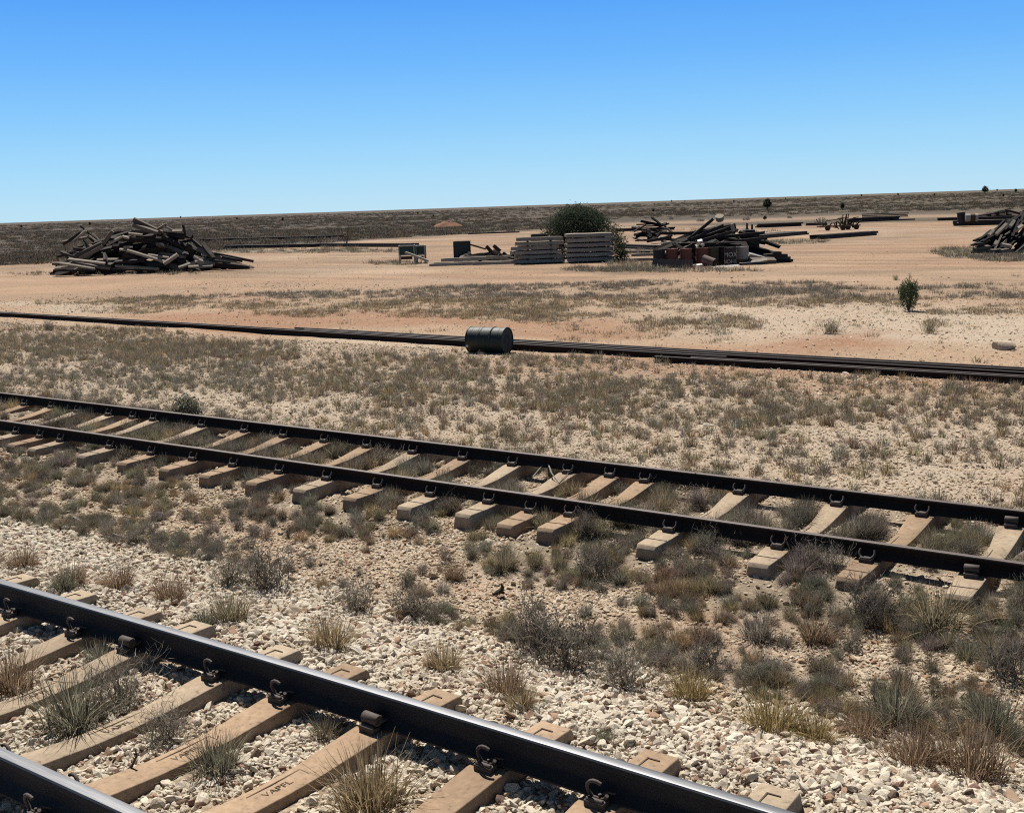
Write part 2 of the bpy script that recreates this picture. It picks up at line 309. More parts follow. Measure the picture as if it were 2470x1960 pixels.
M['limestone'] = mat_plain('limestone_block', (.62, .46, .34), (.76, .60, .46), 6, .92, 0, .08, .5, .012, .15)
M['redsoil'] = mat_plain('red_dirt', (.27, .135, .08), (.36, .19, .115), 2, .95, 0, .05, .4, .03, .1)
M['blue'] = mat_plain('dull_blue', (.022, .03, .055), (.035, .045, .075), 4, .6, 0, .1, .1, .003, .3)

# ------------------------------------------------------------------ mesh builder
class MB:
    def __init__(s): s.v = []; s.f = []; s.m = []; s.cur = 0
    def add(s, vs, fs):
        o = len(s.v); s.v += [tuple(q) for q in vs]; s.f += [tuple(i+o for i in f) for f in fs]; s.m += [s.cur]*len(fs)
    def box(s, c, d, rot=None, taper=1.0):
        vs = []
        for z in (-.5, .5):
            k = taper if z > 0 else 1.0
            for x, y in ((-.5, -.5), (.5, -.5), (.5, .5), (-.5, .5)):
                q = Vector((x*d[0]*k, y*d[1]*k, z*d[2]))
                if rot is not None: q = rot @ q
                vs.append(q+Vector(c))
        s.add(vs, [(3, 2, 1, 0), (4, 5, 6, 7), (0, 1, 5, 4), (1, 2, 6, 5), (2, 3, 7, 6), (3, 0, 4, 7)])
    def tube(s, pts, rad, n=8, cap=True):
        pts = [Vector(p) for p in pts]; rad = rad if hasattr(rad, '__len__') else [rad]*len(pts)
        rings = []; ref = None
        for i, p in enumerate(pts):
            d = (pts[min(i+1, len(pts)-1)]-pts[max(i-1, 0)]).normalized()
            if ref is None: ref = d.orthogonal().normalized()
            ref = (ref-d*ref.dot(d)).normalized(); b = d.cross(ref)
            rings.append([p+(ref*math.cos(2*math.pi*k/n)+b*math.sin(2*math.pi*k/n))*rad[i] for k in range(n)])
        vs = [q for r in rings for q in r]; fs = []
        for i in range(len(pts)-1):
            for k in range(n): fs.append((i*n+k, i*n+(k+1) % n, (i+1)*n+(k+1) % n, (i+1)*n+k))
        if cap: fs += [tuple(range(n))[::-1], tuple((len(pts)-1)*n+k for k in range(n))]
        s.add(vs, fs)
    def lathe(s, prof, n=28, axis='Z', cap=True):
        vs = []; fs = []
        for r, z in prof:
            for k in range(n):
                a = 2*math.pi*k/n; q = (r*math.cos(a), r*math.sin(a), z)
                vs.append(q if axis == 'Z' else (q[2], q[0], q[1]))
        for i in range(len(prof)-1):
            for k in range(n): fs.append((i*n+k, i*n+(k+1) % n, (i+1)*n+(k+1) % n, (i+1)*n+k))
        if cap: fs += [tuple(range(n))[::-1], tuple((len(prof)-1)*n+k for k in range(n))]
        s.add(vs, fs)
    def sweep(s, sect, path, cap=True):
        """closed 2-D section (y,z) carried along points; section y stays horizontal"""
        n = len(sect); vs = []; fs = []
        for i, p in enumerate(path):
            p = Vector(p); d = Vector(path[min(i+1, len(path)-1)])-Vector(path[max(i-1, 0)]); d.z = 0; d.normalize()
            sd = Vector((-d.y, d.x, 0))
            for y, z in sect: vs.append(p+sd*y+Vector((0, 0, z)))
        for i in range(len(path)-1):
            for k in range(n): fs.append((i*n+k, (i+1)*n+k, (i+1)*n+(k+1) % n, i*n+(k+1) % n))
        if cap: fs += [tuple(range(n)), tuple((len(path)-1)*n+k for k in range(n))[::-1]]
        s.add(vs, fs)
    def mesh(s, name, mats, bevel=0.0, seg=1, smooth=None):
        me = bpy.data.meshes.new(name); me.from_pydata(s.v, [], s.f); me.update()
        for k in (mats if isinstance(mats, (list, tuple)) else [mats]): me.materials.append(k)
        if any(s.m): me.polygons.foreach_set('material_index', s.m)
        bm = bmesh.new(); bm.from_mesh(me)
        bmesh.ops.recalc_face_normals(bm, faces=bm.faces)
        if bevel:
            ed = [e for e in bm.edges if len(e.link_faces) == 2 and e.calc_face_angle(0) > .5]
            bmesh.ops.bevel(bm, geom=ed, offset=bevel, segments=seg, profile=.5, affect='EDGES', clamp_overlap=True)
        bm.to_mesh(me); bm.free()
        if smooth is not None:
            me.polygons.foreach_set('use_smooth', [True]*len(me.polygons))
            if smooth < 179: 
                try: me.set_sharp_from_angle(angle=R(smooth))
                except Exception: pass
        return me

def put(name, me, parent=None, loc=None, rot=None, scale=None):
    o = bpy.data.objects.new(name, me); C.objects.link(o)
    if parent is not None: o.parent = parent
    if loc is not None: o.location = loc
    if rot is not None: o.rotation_euler = rot
    if scale is not None: o.scale = scale
    return o
def tag(o, label=None, cat=None, group=None, kind=None):
    if label: o['label'] = label
    if cat: o['category'] = cat
    if group: o['group'] = group
    if kind: o['kind'] = kind
    return o
def thing(name, label, cat, loc=(0, 0, 0), rot=None, group=None):
    return tag(put(name, None, None, loc, rot), label, cat, group)
def copy_tree(o, parent=None):
    c = o.copy(); C.objects.link(c); c.parent = parent
    for ch in list(o.children): copy_tree(ch, c)
    return c
ORD = 'first second third fourth fifth sixth seventh eighth ninth tenth eleventh twelfth thirteenth fourteenth fifteenth sixteenth seventeenth eighteenth nineteenth twentieth twenty-first twenty-second twenty-third twenty-fourth twenty-fifth'.split()

# ------------------------------------------------------------------ ground sheet
def make_ground():
    na = 760; half = R(36)
    a_front = np.linspace(-half, half, na); a_back = np.linspace(half, 2*math.pi-half, 80)[1:-1]
    ang = np.concatenate([a_front, a_back]); n = len(ang)
    rr = np.concatenate([[0.6], np.geomspace(1.6, 260, 430), np.geomspace(270, 30000, 70)]); m = len(rr)
    A, Q = np.meshgrid(ang, rr)                              # angle from the heading, + to the right
    th = math.pi/2+YAW-A
    x = (Q*np.cos(th)).ravel(); y = (Q*np.sin(th)).ravel(); z = height(x, y)
    z = np.where(np.hypot(x, y) > 200, 0.0, z)
    me = bpy.data.meshes.new('ground'); i = np.arange(m-1)[:, None]*n; k = np.arange(n)[None, :]; k2 = (k+1) % n
    f = np.stack([i+k, i+n+k, i+n+k2, i+k2], -1).reshape(-1, 4)[:, ::-1]
    me.vertices.add(len(x)); me.vertices.foreach_set('co', np.stack([x, y, z], -1).ravel().astype(np.float32))
    me.loops.add(f.size); me.loops.foreach_set('vertex_index', f.ravel().astype(np.int32))
    me.polygons.add(len(f)); me.polygons.foreach_set('loop_start', np.arange(0, f.size, 4, dtype=np.int32)); 
    me.update(); me.validate()
    me.polygons.foreach_set('use_smooth', [True]*len(me.polygons))
    col = ground_colour(x, y); at = me.attributes.new('col', 'FLOAT_COLOR', 'POINT')
    at.data.foreach_set('color', np.concatenate([col, np.ones((len(col), 1))], 1).ravel().astype(np.float32))
    me.materials.append(M['ground'])
    o = put('ground', me); o['kind'] = 'structure'
    if me.polygons[5000].normal.z < 0: me.flip_normals()
    return o
make_ground()

# ------------------------------------------------------------------ scatter (ground cover nobody could count)
def scatter(name, pts, rots, scl, variants, tint=None, label=None, cat=None):
    col = bpy.data.collections.new(name+'_kinds')
    for v in variants: col.objects.link(v)
    me = bpy.data.meshes.new(name); me.vertices.add(len(pts)); me.vertices.foreach_set('co', np.asarray(pts, np.float32).ravel())
    def attr(nm, typ, data, key):
        a = me.attributes.new(nm, typ, 'POINT'); a.data.foreach_set(key, np.asarray(data).ravel())
    attr('rot', 'FLOAT_VECTOR', np.asarray(rots, np.float32), 'vector'); attr('scl', 'FLOAT_VECTOR', np.asarray(scl, np.float32), 'vector')
    attr('idx', 'INT', rng.integers(0, len(variants), len(pts)).astype(np.int32), 'value')
    if tint is not None: attr('tint', 'FLOAT_COLOR', np.concatenate([tint, np.ones((len(tint), 1))], 1).astype(np.float32), 'color')
    o = put(name, me); tag(o, label, cat, None, 'stuff')
    ng = bpy.data.node_groups.new(name, 'GeometryNodeTree')
    ng.interface.new_socket('Geometry', in_out='INPUT', socket_type='NodeSocketGeometry'); ng.interface.new_socket('Geometry', in_out='OUTPUT', socket_type='NodeSocketGeometry')
    N = ng.nodes; L = ng.links; gi = N.new('NodeGroupInput'); go = N.new('NodeGroupOutput')
    m2p = N.new('GeometryNodeMeshToPoints'); iop = N.new('GeometryNodeInstanceOnPoints'); ci = N.new('GeometryNodeCollectionInfo')
    ci.inputs['Collection'].default_value = col; ci.inputs['Separate Children'].default_value = True; ci.inputs['Reset Children'].default_value = True
    iop.inputs['Pick Instance'].default_value = True
    def na(nm, typ):
        k = N.new('GeometryNodeInputNamedAttribute'); k.data_type = typ; k.inputs['Name'].default_value = nm; return k.outputs['Attribute']
    L.new(gi.outputs[0], m2p.inputs[0]); L.new(m2p.outputs[0], iop.inputs['Points']); L.new(ci.outputs[0], iop.inputs['Instance'])
    L.new(na('idx', 'INT'), iop.inputs['Instance Index']); L.new(na('rot', 'FLOAT_VECTOR'), iop.inputs['Rotation']); L.new(na('scl', 'FLOAT_VECTOR'), iop.inputs['Scale'])
    L.new(iop.outputs[0], go.inputs[0])
    md = o.modifiers.new('scatter', 'NODES'); md.node_group = ng
    return o
def loose(name, me): return bpy.data.objects.new(name, me)

# stones
def stone_mesh(seed, mat, sub=1, flat=.7):
    r = random.Random(seed); bm = bmesh.new(); bmesh.ops.create_icosphere(bm, subdivisions=sub, radius=.5)
    ax = [Vector((r.gauss(0, 1), r.gauss(0, 1), r.gauss(0, 1))).normalized() for _ in range(11)]; of = [r.uniform(.22, .40) for _ in ax]
    for v in bm.verts:
        for a, q in zip(ax, of):
            d = v.co.dot(a)
            if d > q: v.co -= a*(d-q)
        v.co *= 1+r.uniform(-.06, .06); v.co.z *= flat; v.co.x *= 1.25
    me = bpy.data.meshes.new('stone'); bm.to_mesh(me); bm.free(); me.materials.append(mat); return me
def in_view(x, y, pad=330):
    px, py, f = proj(x, y, 0.1); return (f > .8) & (px > -pad) & (px < 2470+pad) & (py < 1960+pad*2)
def sample(x0, x1, y0, y1, n):
    x1 = x1+4; n = int(n*1.2); x = rng.uniform(x0, x1, n); y = rng.uniform(y0, y1, n); k = in_view(x, y); return x[k], y[k]

NEAR_X = [-8.86, -8.2, -7.45, -6.7, -6.12, -5.32, -4.74, -4.05, -3.255, -2.61, -1.95, -1.29, -.63]
FAR_X = [-18.5, -17.78, -17.05, -16.31, -15.64, -14.87, -14.3, -13.83, -12.77, -11.92, -11.16, -10.43, -9.69, -8.95, -8.2, -7.485, -6.75, -6.235, -5.8, -4.75, -3.75, -2.98, -2.2, -1.47]
NY = 3.427; GA = .7535                                   # near track centre, half gauge (rail centres)
def far_c(x): return 9.635+.027*x

def stones():
    bv = [loose('ballast_stone', stone_mesh(i, M['ballast'], 2 if i < 8 else 1, .62)) for i in range(12)]
    fv = [loose('field_stone', stone_mesh(50+i, M['fieldstone'], 1, .55)) for i in range(8)]
    x, y = sample(-13, .5, 1.2, 6.7, 480000)
    yy = y-track_bend(x); keep = rng.random(len(x)) < np.clip((6.45+.5*(fbm(x*.8, y*.8, 3, 3)-.5)-yy)/.35, 0.0, 1)
    for sx in NEAR_X: keep &= ~((np.abs(x-sx) < .112) & (np.abs(yy-NY) < 1.30))
    x, y = x[keep], y[keep]; n = min(len(x), 170000); x, y = x[:n], y[:n]
    s = np.clip(rng.lognormal(math.log(.028), .40, n), .012, .080)*np.where(y > 5.0, 1.12, 1.0)
    z = height(x, y)+s*rng.uniform(-.05, .34, n)+.012*(fbm(x*3, y*3, 9, 2)-.5)
    for sx in NEAR_X:                                       # banked a little against the sleepers
        z = z-.022*np.exp(-((x-sx)/.2)**2)*(np.abs(y-NY) < 1.1)
    rot = rng.uniform(-1, 1, (n, 3))*np.array([.8, .8, 3.14])
    scatter('ballast', np.stack([x, y, z], -1), rot, np.stack([s]*3, -1)*rng.uniform(.75, 1.25, (n, 3)), bv, None, 'pale crushed stone ballast around the nearer track', 'ballast')
    # loose limestone chips on the natural ground
    X = []; Y = []
    for (y0, y1, n, dens) in ((6.0, 8.6, 300000, 1.3), (8.6, 11.4, 130000, 1.0), (11.4, 19.5, 330000, .8), (19.5, 36, 90000, .4), (36, 62, 90000, .16)):
        x, y = sample(-80 if y0 > 30 else -45 if y0 > 11 else -24, 1.5, y0, y1, n); veg, red, pale, px, py, be = cover(x, y)
        patch = fbm(x*.9, y*.9, 77, 3); k = rng.random(len(x)) < dens*np.clip(.40+1.5*(patch-.35)+.5*pale-.25*red-.35*clump(x, y), .06, 1.3)
        X.append(x[k]); Y.append(y[k])
    x = np.concatenate(X); y = np.concatenate(Y); n = len(x); print('field stones', n)
    s = np.clip(rng.lognormal(math.log(.024), .42, n), .011, .085)*(1+.5*sstep(10, 30, y))
    z = height(x, y)+s*rng.uniform(-.08, .2, n); rot = rng.uniform(-1, 1, (n, 3))*np.array([.5, .5, 3.14])
    scatter('gravel', np.stack([x, y, z], -1), rot, np.stack([s]*3, -1)*rng.uniform(.75, 1.3, (n, 3)), fv, None, 'pale limestone chips strewn over the red brown soil', 'gravel')
stones()

# ------------------------------------------------------------------ grass meshes
def blades_mesh(name, n, h, spread, width, lean, seed, mat, droop=.35, levels=4, base=.25):
    r = np.random.default_rng(seed)
    az = r.uniform(0, 2*math.pi, n); rad = spread*base*np.sqrt(r.random(n)); ln = np.abs(r.normal(0, lean, n)); hh = h*r.uniform(.45, 1.05, n)
    bx = rad*np.cos(az+r.normal(0, .8, n)); by = rad*np.sin(az+r.normal(0, .8, n)); fa = r.uniform(0, math.pi, n); w = width*r.uniform(.7, 1.3, n)
    V = np.zeros((n, levels, 2, 3)); t = np.linspace(0, 1, levels)
    for i, q in enumerate(t):
        an = ln*(1+droop*q*2); out = hh*q*np.sin(np.minimum(an, 1.5)); up = hh*q*np.cos(np.minimum(an, 1.45))
        cx = bx+out*np.cos(az); cy = by+out*np.sin(az); ww = w*(1-.8*q)/2
        V[:, i, 0] = np.stack([cx-ww*np.cos(fa), cy-ww*np.sin(fa), up], -1); V[:, i, 1] = np.stack([cx+ww*np.cos(fa), cy+ww*np.sin(fa), up], -1)
    V[:, 0, :, 2] -= .02
    o = np.arange(n)[:, None]*levels*2; k = np.arange(levels-1)[None, :]*2
    F = np.stack([o+k, o+k+1, o+k+3, o+k+2], -1).reshape(-1, 4)
    me = bpy.data.meshes.new(name); v = V.reshape(-1, 3)
    me.vertices.add(len(v)); me.vertices.foreach_set('co', v.ravel().astype(np.float32)); me.loops.add(F.size); me.loops.foreach_set('vertex_index', F.ravel().astype(np.int32))
    me.polygons.add(len(F)); me.polygons.foreach_set('loop_start', np.arange(0, F.size, 4, dtype=np.int32)); me.update(); me.validate()
    a = me.attributes.new('bl', 'FLOAT', 'POINT'); a.data.foreach_set('value', np.repeat(r.random(n), levels*2).astype(np.float32))
    me.materials.append(mat); return me
def twig_mesh(name, stems, h, spread, width, seed, mat, subs=5):
    """dry shrub: stems that fork into fine crooked twigs, as thin strips"""
    r = random.Random(seed); V = []; F = []; B = []
    def strip(p, d, L, w, lev):
        b = r.random(); side = Vector((r.gauss(0, 1), r.gauss(0, 1), r.gauss(0, .4))).normalized(); q = Vector(p); pts = []
        for i in range(lev):
            ww = w*(1-.7*i/(lev-1))/2; o = len(V); V.extend([q-side*ww, q+side*ww]); B.extend([b, b]); pts.append(q.copy())
            if i: F.append((o-2, o-1, o+1, o))
            d = (d+Vector((r.gauss(0, .22), r.gauss(0, .22), r.gauss(.03, .18)))).normalized(); q = q+d*(L/(lev-1))
        return pts, d
    for s in range(stems):
        a = r.uniform(0, 6.283); le = abs(r.gauss(0, .55)); d = Vector((math.sin(le)*math.cos(a), math.sin(le)*math.sin(a), math.cos(le)))
        p0 = Vector((r.gauss(0, spread*.12), r.gauss(0, spread*.12), -.02)); L = h*r.uniform(.6, 1.05)
        pts, _ = strip(p0, d, L, width*1.4, 5)
        for k in range(subs):
            q = pts[r.randint(1, 4)]; dd = (d+Vector((r.gauss(0, .6), r.gauss(0, .6), r.gauss(.1, .4)))).normalized()
            p2, d2 = strip(q, dd, L*r.uniform(.25, .55), width, 4)
            for _ in range(2): strip(p2[r.randint(1, 3)], (d2+Vector((r.gauss(0, .7), r.gauss(0, .7), r.gauss(.1, .4)))).normalized(), L*r.uniform(.12, .3), width*.8, 3)
    me = bpy.data.meshes.new(name); me.from_pydata([tuple(v) for v in V], [], F); me.update()
    at = me.attributes.new('bl', 'FLOAT', 'POINT'); at.data.foreach_set('value', B); me.materials.append(mat); return me

g = M['grass']
TUFT_NEAR = [blades_mesh('tuft', 420, .30, .40, .0056, .46, 100+i, g) for i in range(5)]
TWIG_NEAR = [twig_mesh('twigs', 58, .30, .50, .0056, 140+i, g, 6) for i in range(5)]
TUFT_MID = [blades_mesh('tuft', 52, .26, .30, .011, .42, 120+i, g, .3, 3) for i in range(6)]
TWIG_MID = [twig_mesh('twigs', 26, .24, .6, .007, 160+i, g, 3) for i in range(4)]
TUFT_FAR = [blades_mesh('tuft', 42, .20, .42, .014, .6, 180+i, g, .3, 3, .5) for i in range(5)]
SCRUB = [blades_mesh('scrub', 60, .5, 1.0, .07, .8, 200+i, g, .3, 3, .55) for i in range(4)]

def tints(names, n, jit=.22):
    c = np.array([GC[k] for k in names]); t = c[rng.integers(0, len(names), n)]
    return t*rng.uniform(1-jit, 1+jit, (n, 1))*rng.uniform(.93, 1.07, (n, 3))
def clear_of_track(x, y):
    k = np.ones(len(x), bool)
    for sx in FAR_X: k &= ~((np.abs(x-sx-.0) < .19) & (np.abs(y-far_c(x)) < 1.38)); k &= ~((np.abs(x-sx-.06) < .15) & (y-far_c(x) < -1.2) & (y-far_c(x) > -1.62))
    for s in (-1, 1): k &= np.abs(y-far_c(x)-s*GA) > .11
    return k
# the larger tufts nearest the camera are things of their own: foot (px,py), height in px, kind, colour, label
HERO = [
 (556,1530,95,'t','olive','rounded olive grass tuft just beyond the near rail, widest one left of centre'),
 (800,1590,100,'t','straw','straw coloured tuft behind a sleeper end, with a thin stick beside it'),
 (1070,1650,90,'t','straw','bushy straw tuft behind the sleeper end below the frame centre'),
 (1222,1710,110,'t','brown','upright brown tuft standing between two sleeper ends'),
 (1262,1745,80,'t','straw','straw tuft touching the front of an upright brown tuft'),
 (1862,1770,130,'t','yellow','tall yellow green tuft at the edge of the pale ballast'),
 (1962,1790,95,'t','yellow','smaller yellow tuft right beside the tall yellow green one'),
 (1665,1690,100,'t','yellow','yellow tuft growing from a patch of dark dead twigs'),
 (2200,1860,140,'t','brown','brown tuft at the ballast edge with spreading thin blades'),
 (2250,1850,95,'t','brown','low dark brown tuft squeezed between two larger brown ones'),
 (2345,1885,170,'t','brown','largest brown tuft at the lower right edge of the ballast'),
 (180,1755,170,'t','greygreen','big loose grey green tuft between the rails of the near track'),
 (285,1700,120,'w','grey','grey wispy tuft hiding part of a sleeper between the near rails'),
 (30,1670,130,'t','brown','brown tuft at the left edge between the rails of the near track'),
 (900,1955,190,'t','straw','tall thin straw tuft between two sleepers by the lower frame edge'),
 (520,1860,120,'t','greygreen','sparse grey green tuft leaning on the side of a sleeper'),
 (395,1790,95,'w','grey','dry wispy plant in the ballast beneath the near track sleepers'),
 (415,1480,85,'t','brown','brown tuft between the second and third sleeper ends beyond the rail'),
 (290,1450,80,'t','brown','reddish brown tuft filling the gap between the leftmost sleeper ends'),
 (180,1440,75,'t','brown','brown tuft behind the far end of the leftmost sleeper'),
 (60,1395,70,'t','brown','brown tuft at the left frame edge above the near rail'),
 (1350,1620,150,'w','dark','largest dark grey dead bush between the two tracks'),
 (1290,1560,120,'w','dark','dark dead bush joined to the left of the largest one'),
 (1500,1660,110,'w','grey','grey bush beside the pale ballast right of the largest dark bush'),
 (640,1420,100,'w','dark','round dark grey bush between the tracks, above a long bleached stick'),
 (560,1410,80,'w','grey','grey bush at the left of a round dark one between the tracks'),
 (1000,1490,90,'w','dark','dark low bush near a thin pale stick on the gravel'),
 (860,1470,80,'w','grey','pale grey bush between a dark low bush and the ballast slope'),
 (1830,1540,90,'t','grey','grey tuft alone on the stony ground below the far track'),
 (1965,1545,85,'t','brown','rusty brown tuft alone on orange soil below the far track'),
 (1700,1610,80,'w','dark','small dark shrub on the orange stony soil'),
 (2440,1640,120,'w','dark','dense dark twiggy shrub cut by the right frame edge'),
 (2160,1740,130,'t','greygreen','grey green tuft standing tall among grey dead twigs'),
 (2080,1780,100,'t','brown','brown tuft half hidden behind a yellow one, right side'),
 (2390,1760,120,'t','greygreen','grey green tuft above the largest brown tuft at lower right'),
 (1095,1395,55,'t','brown','small brown tuft alone on pale gravel near a dark bit of scrap'),
 (2260,1500,120,'t','olive','olive tuft growing against the rail between two right sleeper ends'),
 (1440,1385,85,'w','dark','dark tuft pressed against a far track sleeper end'),
 (1215,1370,70,'t','olive','olive tuft in front of far track sleeper ends near mid frame'),
 (2100,1480,110,'w','dark','dark bush beneath the far track rail between sleepers, right side'),
]
def hero():
    pool = {'t': TUFT_NEAR, 'w': TWIG_NEAR}
    for i, (px, py, hp, kd, c, lab) in enumerate(HERO):
        p = G(px, py, 0); z = float(height(np.array([p.x]), np.array([p.y]))[0]); p = G(px, py, z); z = float(height(np.array([p.x]), np.array([p.y]))[0])
        s = 1.0*hp*depth_of(p)/2800/.30
        o = put('grass_tuft' if kd == 't' else 'dead_shrub', pool[kd][i % 5], None, (p.x, p.y, z), (0, 0, random.uniform(0, 6.28)), (s*1.08*random.uniform(.92, 1.1), s*1.08*random.uniform(.92, 1.1), s))
        o.material_slots[0].link = 'OBJECT'; o.material_slots[0].material = M['g_'+c]
        tag(o, lab, 'grass tuft' if kd == 't' else 'shrub', 'larger tufts and shrubs along the tracks')
hero()

SCRAP = G(1205, 1436, .02)
def grass():
    sets = []
    def add(x, y, kind, s0, s1, names, jit=.25):
        n = len(x); s = rng.uniform(s0, s1, n); sets.append((kind, x, y, s, tints(names, n, jit)))
    # between the tracks and along the feet of the far sleepers
    x, y = sample(-26, 1, 6.2, 8.75, 26000); k = (rng.random(len(x)) < clump(x, y)*.25+.012) & clear_of_track(x, y) & (np.hypot(x-SCRAP.x, y-SCRAP.y+.1) > .42); x, y = x[k], y[k]
    w = fbm(x*.8, y*.8, 94, 2); m = rng.random(len(x)) < np.clip((w-.3)*2.2, .1, .9)
    add(x[m], y[m], 'TWIG_NEAR', .14, .42, ['dark', 'grey', 'grey', 'grey', 'greygreen']); add(x[~m], y[~m], 'TUFT_NEAR', .15, .46, ['grey', 'brown', 'olive', 'greygreen', 'straw', 'grey'])
    # within the far track
    x, y = sample(-26, 1, 8.4, 11.2, 9000); q = y-far_c(x)
    k = (rng.random(len(x)) < np.where(np.abs(q) < 1.3, .30, .08)) & clear_of_track(x, y); x, y = x[k], y[k]
    m = rng.random(len(x)) < .3; add(x[m], y[m], 'TWIG_NEAR', .3, .7, ['dark', 'grey', 'dark', 'greygreen']); add(x[~m], y[~m], 'TUFT_NEAR', .3, .75, ['olive', 'grey', 'dark', 'greygreen', 'grey', 'straw'])
    # meadow up to the stacked rails
    x, y = sample(-42, 0, 10.9, 19.6, 60000); veg, red, pale, px, py, be = cover(x, y); p = fbm(x*.9, y*.9, 95, 3)
    k = rng.random(len(x)) < np.clip(np.maximum(veg*(.24+1.7*(p-.3)), .30*(1-sstep(12.5, 15.5, y))*np.clip((p-.3)*3.2, .1, 1)), .012, 1)*.44; x, y, px, py = x[k], y[k], px[k], py[k]
    left = (px < 650) & (py > 890); m = rng.random(len(x)) < .25
    add(x[m], y[m], 'TWIG_MID', .25, .6, ['grey', 'dark', 'greygreen', 'grey']); a = ~m & left; b = ~m & ~left
    add(x[a], y[a], 'TUFT_MID', .22, .55, ['greygreen', 'grey', 'olive', 'grey']); add(x[b], y[b], 'TUFT_MID', .25, .68, ['olive', 'brown', 'straw', 'grey', 'olive', 'grey'])
    # beyond the stacked rails up to the yard
    x, y = sample(-75, 0, 20.6, 46, 100000); veg, red, pale, px, py, be = cover(x, y); p = fbm(x*.5, y*.5, 97, 3)
    k = (rng.random(len(x)) < np.clip(veg*(.1+2.2*(p-.3)), .003, 1)*.55) & (be > 192); x, y, px, py = x[k], y[k], px[k], py[k]
    hi = py < 722; add(x[hi], y[hi], 'TUFT_FAR', .35, .85, ['grey', 'dark', 'grey', 'grey']); add(x[~hi], y[~hi], 'TUFT_FAR', .3, .75, ['olive', 'brown', 'grey', 'straw'])
    # weeds in the yard
    for cx, cy, rx, ry, n in [(2330,612,80,13,110),(2440,624,90,10,80),(1480,652,130,6,120),(1560,640,100,7,80),(700,606,300,6,260),(1530,608,80,9,60),(960,637,70,4,40),(830,600,60,10,60),(1880,585,130,5,80),(1640,655,200,5,70),(250,662,280,4,60),(1700,560,200,8,80)]:
        a = rng.uniform(0, 6.283, n); r = np.sqrt(rng.random(n)); P = [G(cx+rx*q*math.cos(t), cy+ry*q*math.sin(t)) for t, q in zip(a, r)]
        add(np.array([q.x for q in P]), np.array([q.y for q in P]), 'TUFT_FAR', .5, 1.5, ['grey', 'olive', 'dark', 'greygreen'])
    # crib of the near track, a few
    x, y = sample(-9, 0, 2.2, 4.8, 260); k = np.ones(len(x), bool)
    for sx in NEAR_X: k &= np.abs(x-sx) > .15
    for s in (-1, 1): k &= np.abs(y-NY-s*GA) > .12
    k &= rng.random(len(x)) < .16; add(x[k], y[k], 'TUFT_NEAR', .25, .6, ['grey', 'olive', 'straw', 'greygreen'])
    pools = dict(TUFT_NEAR=TUFT_NEAR, TWIG_NEAR=TWIG_NEAR, TUFT_MID=TUFT_MID, TWIG_MID=TWIG_MID, TUFT_FAR=TUFT_FAR)
    labs = dict(TUFT_NEAR='dry tussock grass around the far track', TWIG_NEAR='grey dead twiggy ground cover around the tracks', TUFT_MID='brown dry grass between the far track and stacked rails', TWIG_MID='grey dead twigs among the brown grass beyond the far track', TUFT_FAR='low dry grass beyond the stacked rails')
    for kd in pools:
        S = [q for q in sets if q[0] == kd]; x = np.concatenate([q[1] for q in S]); y = np.concatenate([q[2] for q in S]); s = np.concatenate([q[3] for q in S]); t = np.concatenate([q[4] for q in S]); n = len(x); print(kd, n)
        rot = np.stack([rng.normal(0, .1, n), rng.normal(0, .1, n), rng.uniform(0, 6.28, n)], -1)
        sc = np.stack([s*rng.uniform(.9, 1.3, n), s*rng.uniform(.9, 1.3, n), s*rng.uniform(.85, 1.15, n)], -1)
        scatter('grass', np.stack([x, y, height(x, y)], -1), rot, sc, [loose('tuft', m) for m in pools[kd]], t, labs[kd], 'grass')
    # scrub of the plain
    n = 90000; dep = np.exp(rng.uniform(math.log(85), math.log(1500), n)); lat = rng.uniform(-.52, .52, n)*dep
    x = -dep*math.sin(YAW)+lat*math.cos(YAW); y = dep*math.cos(YAW)+lat*math.sin(YAW); px, py, f = proj(x, y, 0.0); be = py-(538-.0332*px)
    edge = np.interp(px, [0, 130, 320, 640, 900, 1250, 1500, 1800, 2100, 2470], [106, 102, 94, 82, 70, 62, 40, 44, 42, 50])
    p = fbm(x*.03, y*.03, 99, 4); k = (be < edge) & (rng.random(n) < np.clip((p-.3)*2.4, .1, 1)*.55); x, y, dep = x[k], y[k], dep[k]; n = len(x); print('scrub', n)
    s = rng.uniform(.35, .95, n)*(1+dep/900); rot = np.stack([np.zeros(n), np.zeros(n), rng.uniform(0, 6.28, n)], -1)
    scatter('undergrowth', np.stack([x, y, np.zeros(n)], -1), rot, np.stack([s*1.3, s*1.3, s*.75], -1), [loose('scrub', m) for m in SCRUB], tints(['grey', 'dark', 'grey', 'brown', 'dark'], n)*.5, 'low grey brown scrub covering the flat plain', 'scrub')
grass()

# ------------------------------------------------------------------ rails and sleepers in the two tracks
def rail_section(h=.17, hw=.036, fw=.072, web=.009, hd=.045):
    r = [(fw, 0), (fw, .010), (.030, .024), (web, .045), (web, h-hd-.014), (hw-.004, h-hd), (hw, h-hd+.006), (hw, h-.010), (hw-.006, h-.002), (.020, h)]
    return r+[(-y, z) for y, z in r[::-1]]
def track_rail(name, ys, z, x0, x1, head, worn, label, sect=None):
    xs = list(np.arange(x0, x1+.01, .5)); path = [(x, float(ys(x)), z) for x in xs]; body = M['rail'] if sect else M['rail_near']; sect = sect or rail_section()
    mb = MB(); mb.sweep(sect, path); n = len(sect); k0 = 0
    for i in range(len(xs)-1):
        for k in range(n):
            if 8 <= k <= 10: mb.m[i*n+k] = 1
            elif worn and k in (7, 11): mb.m[i*n+k] = 1
    me = mb.mesh(name, [body, head], smooth=30); return tag(put(name, me), label, 'rail', 'running rails')
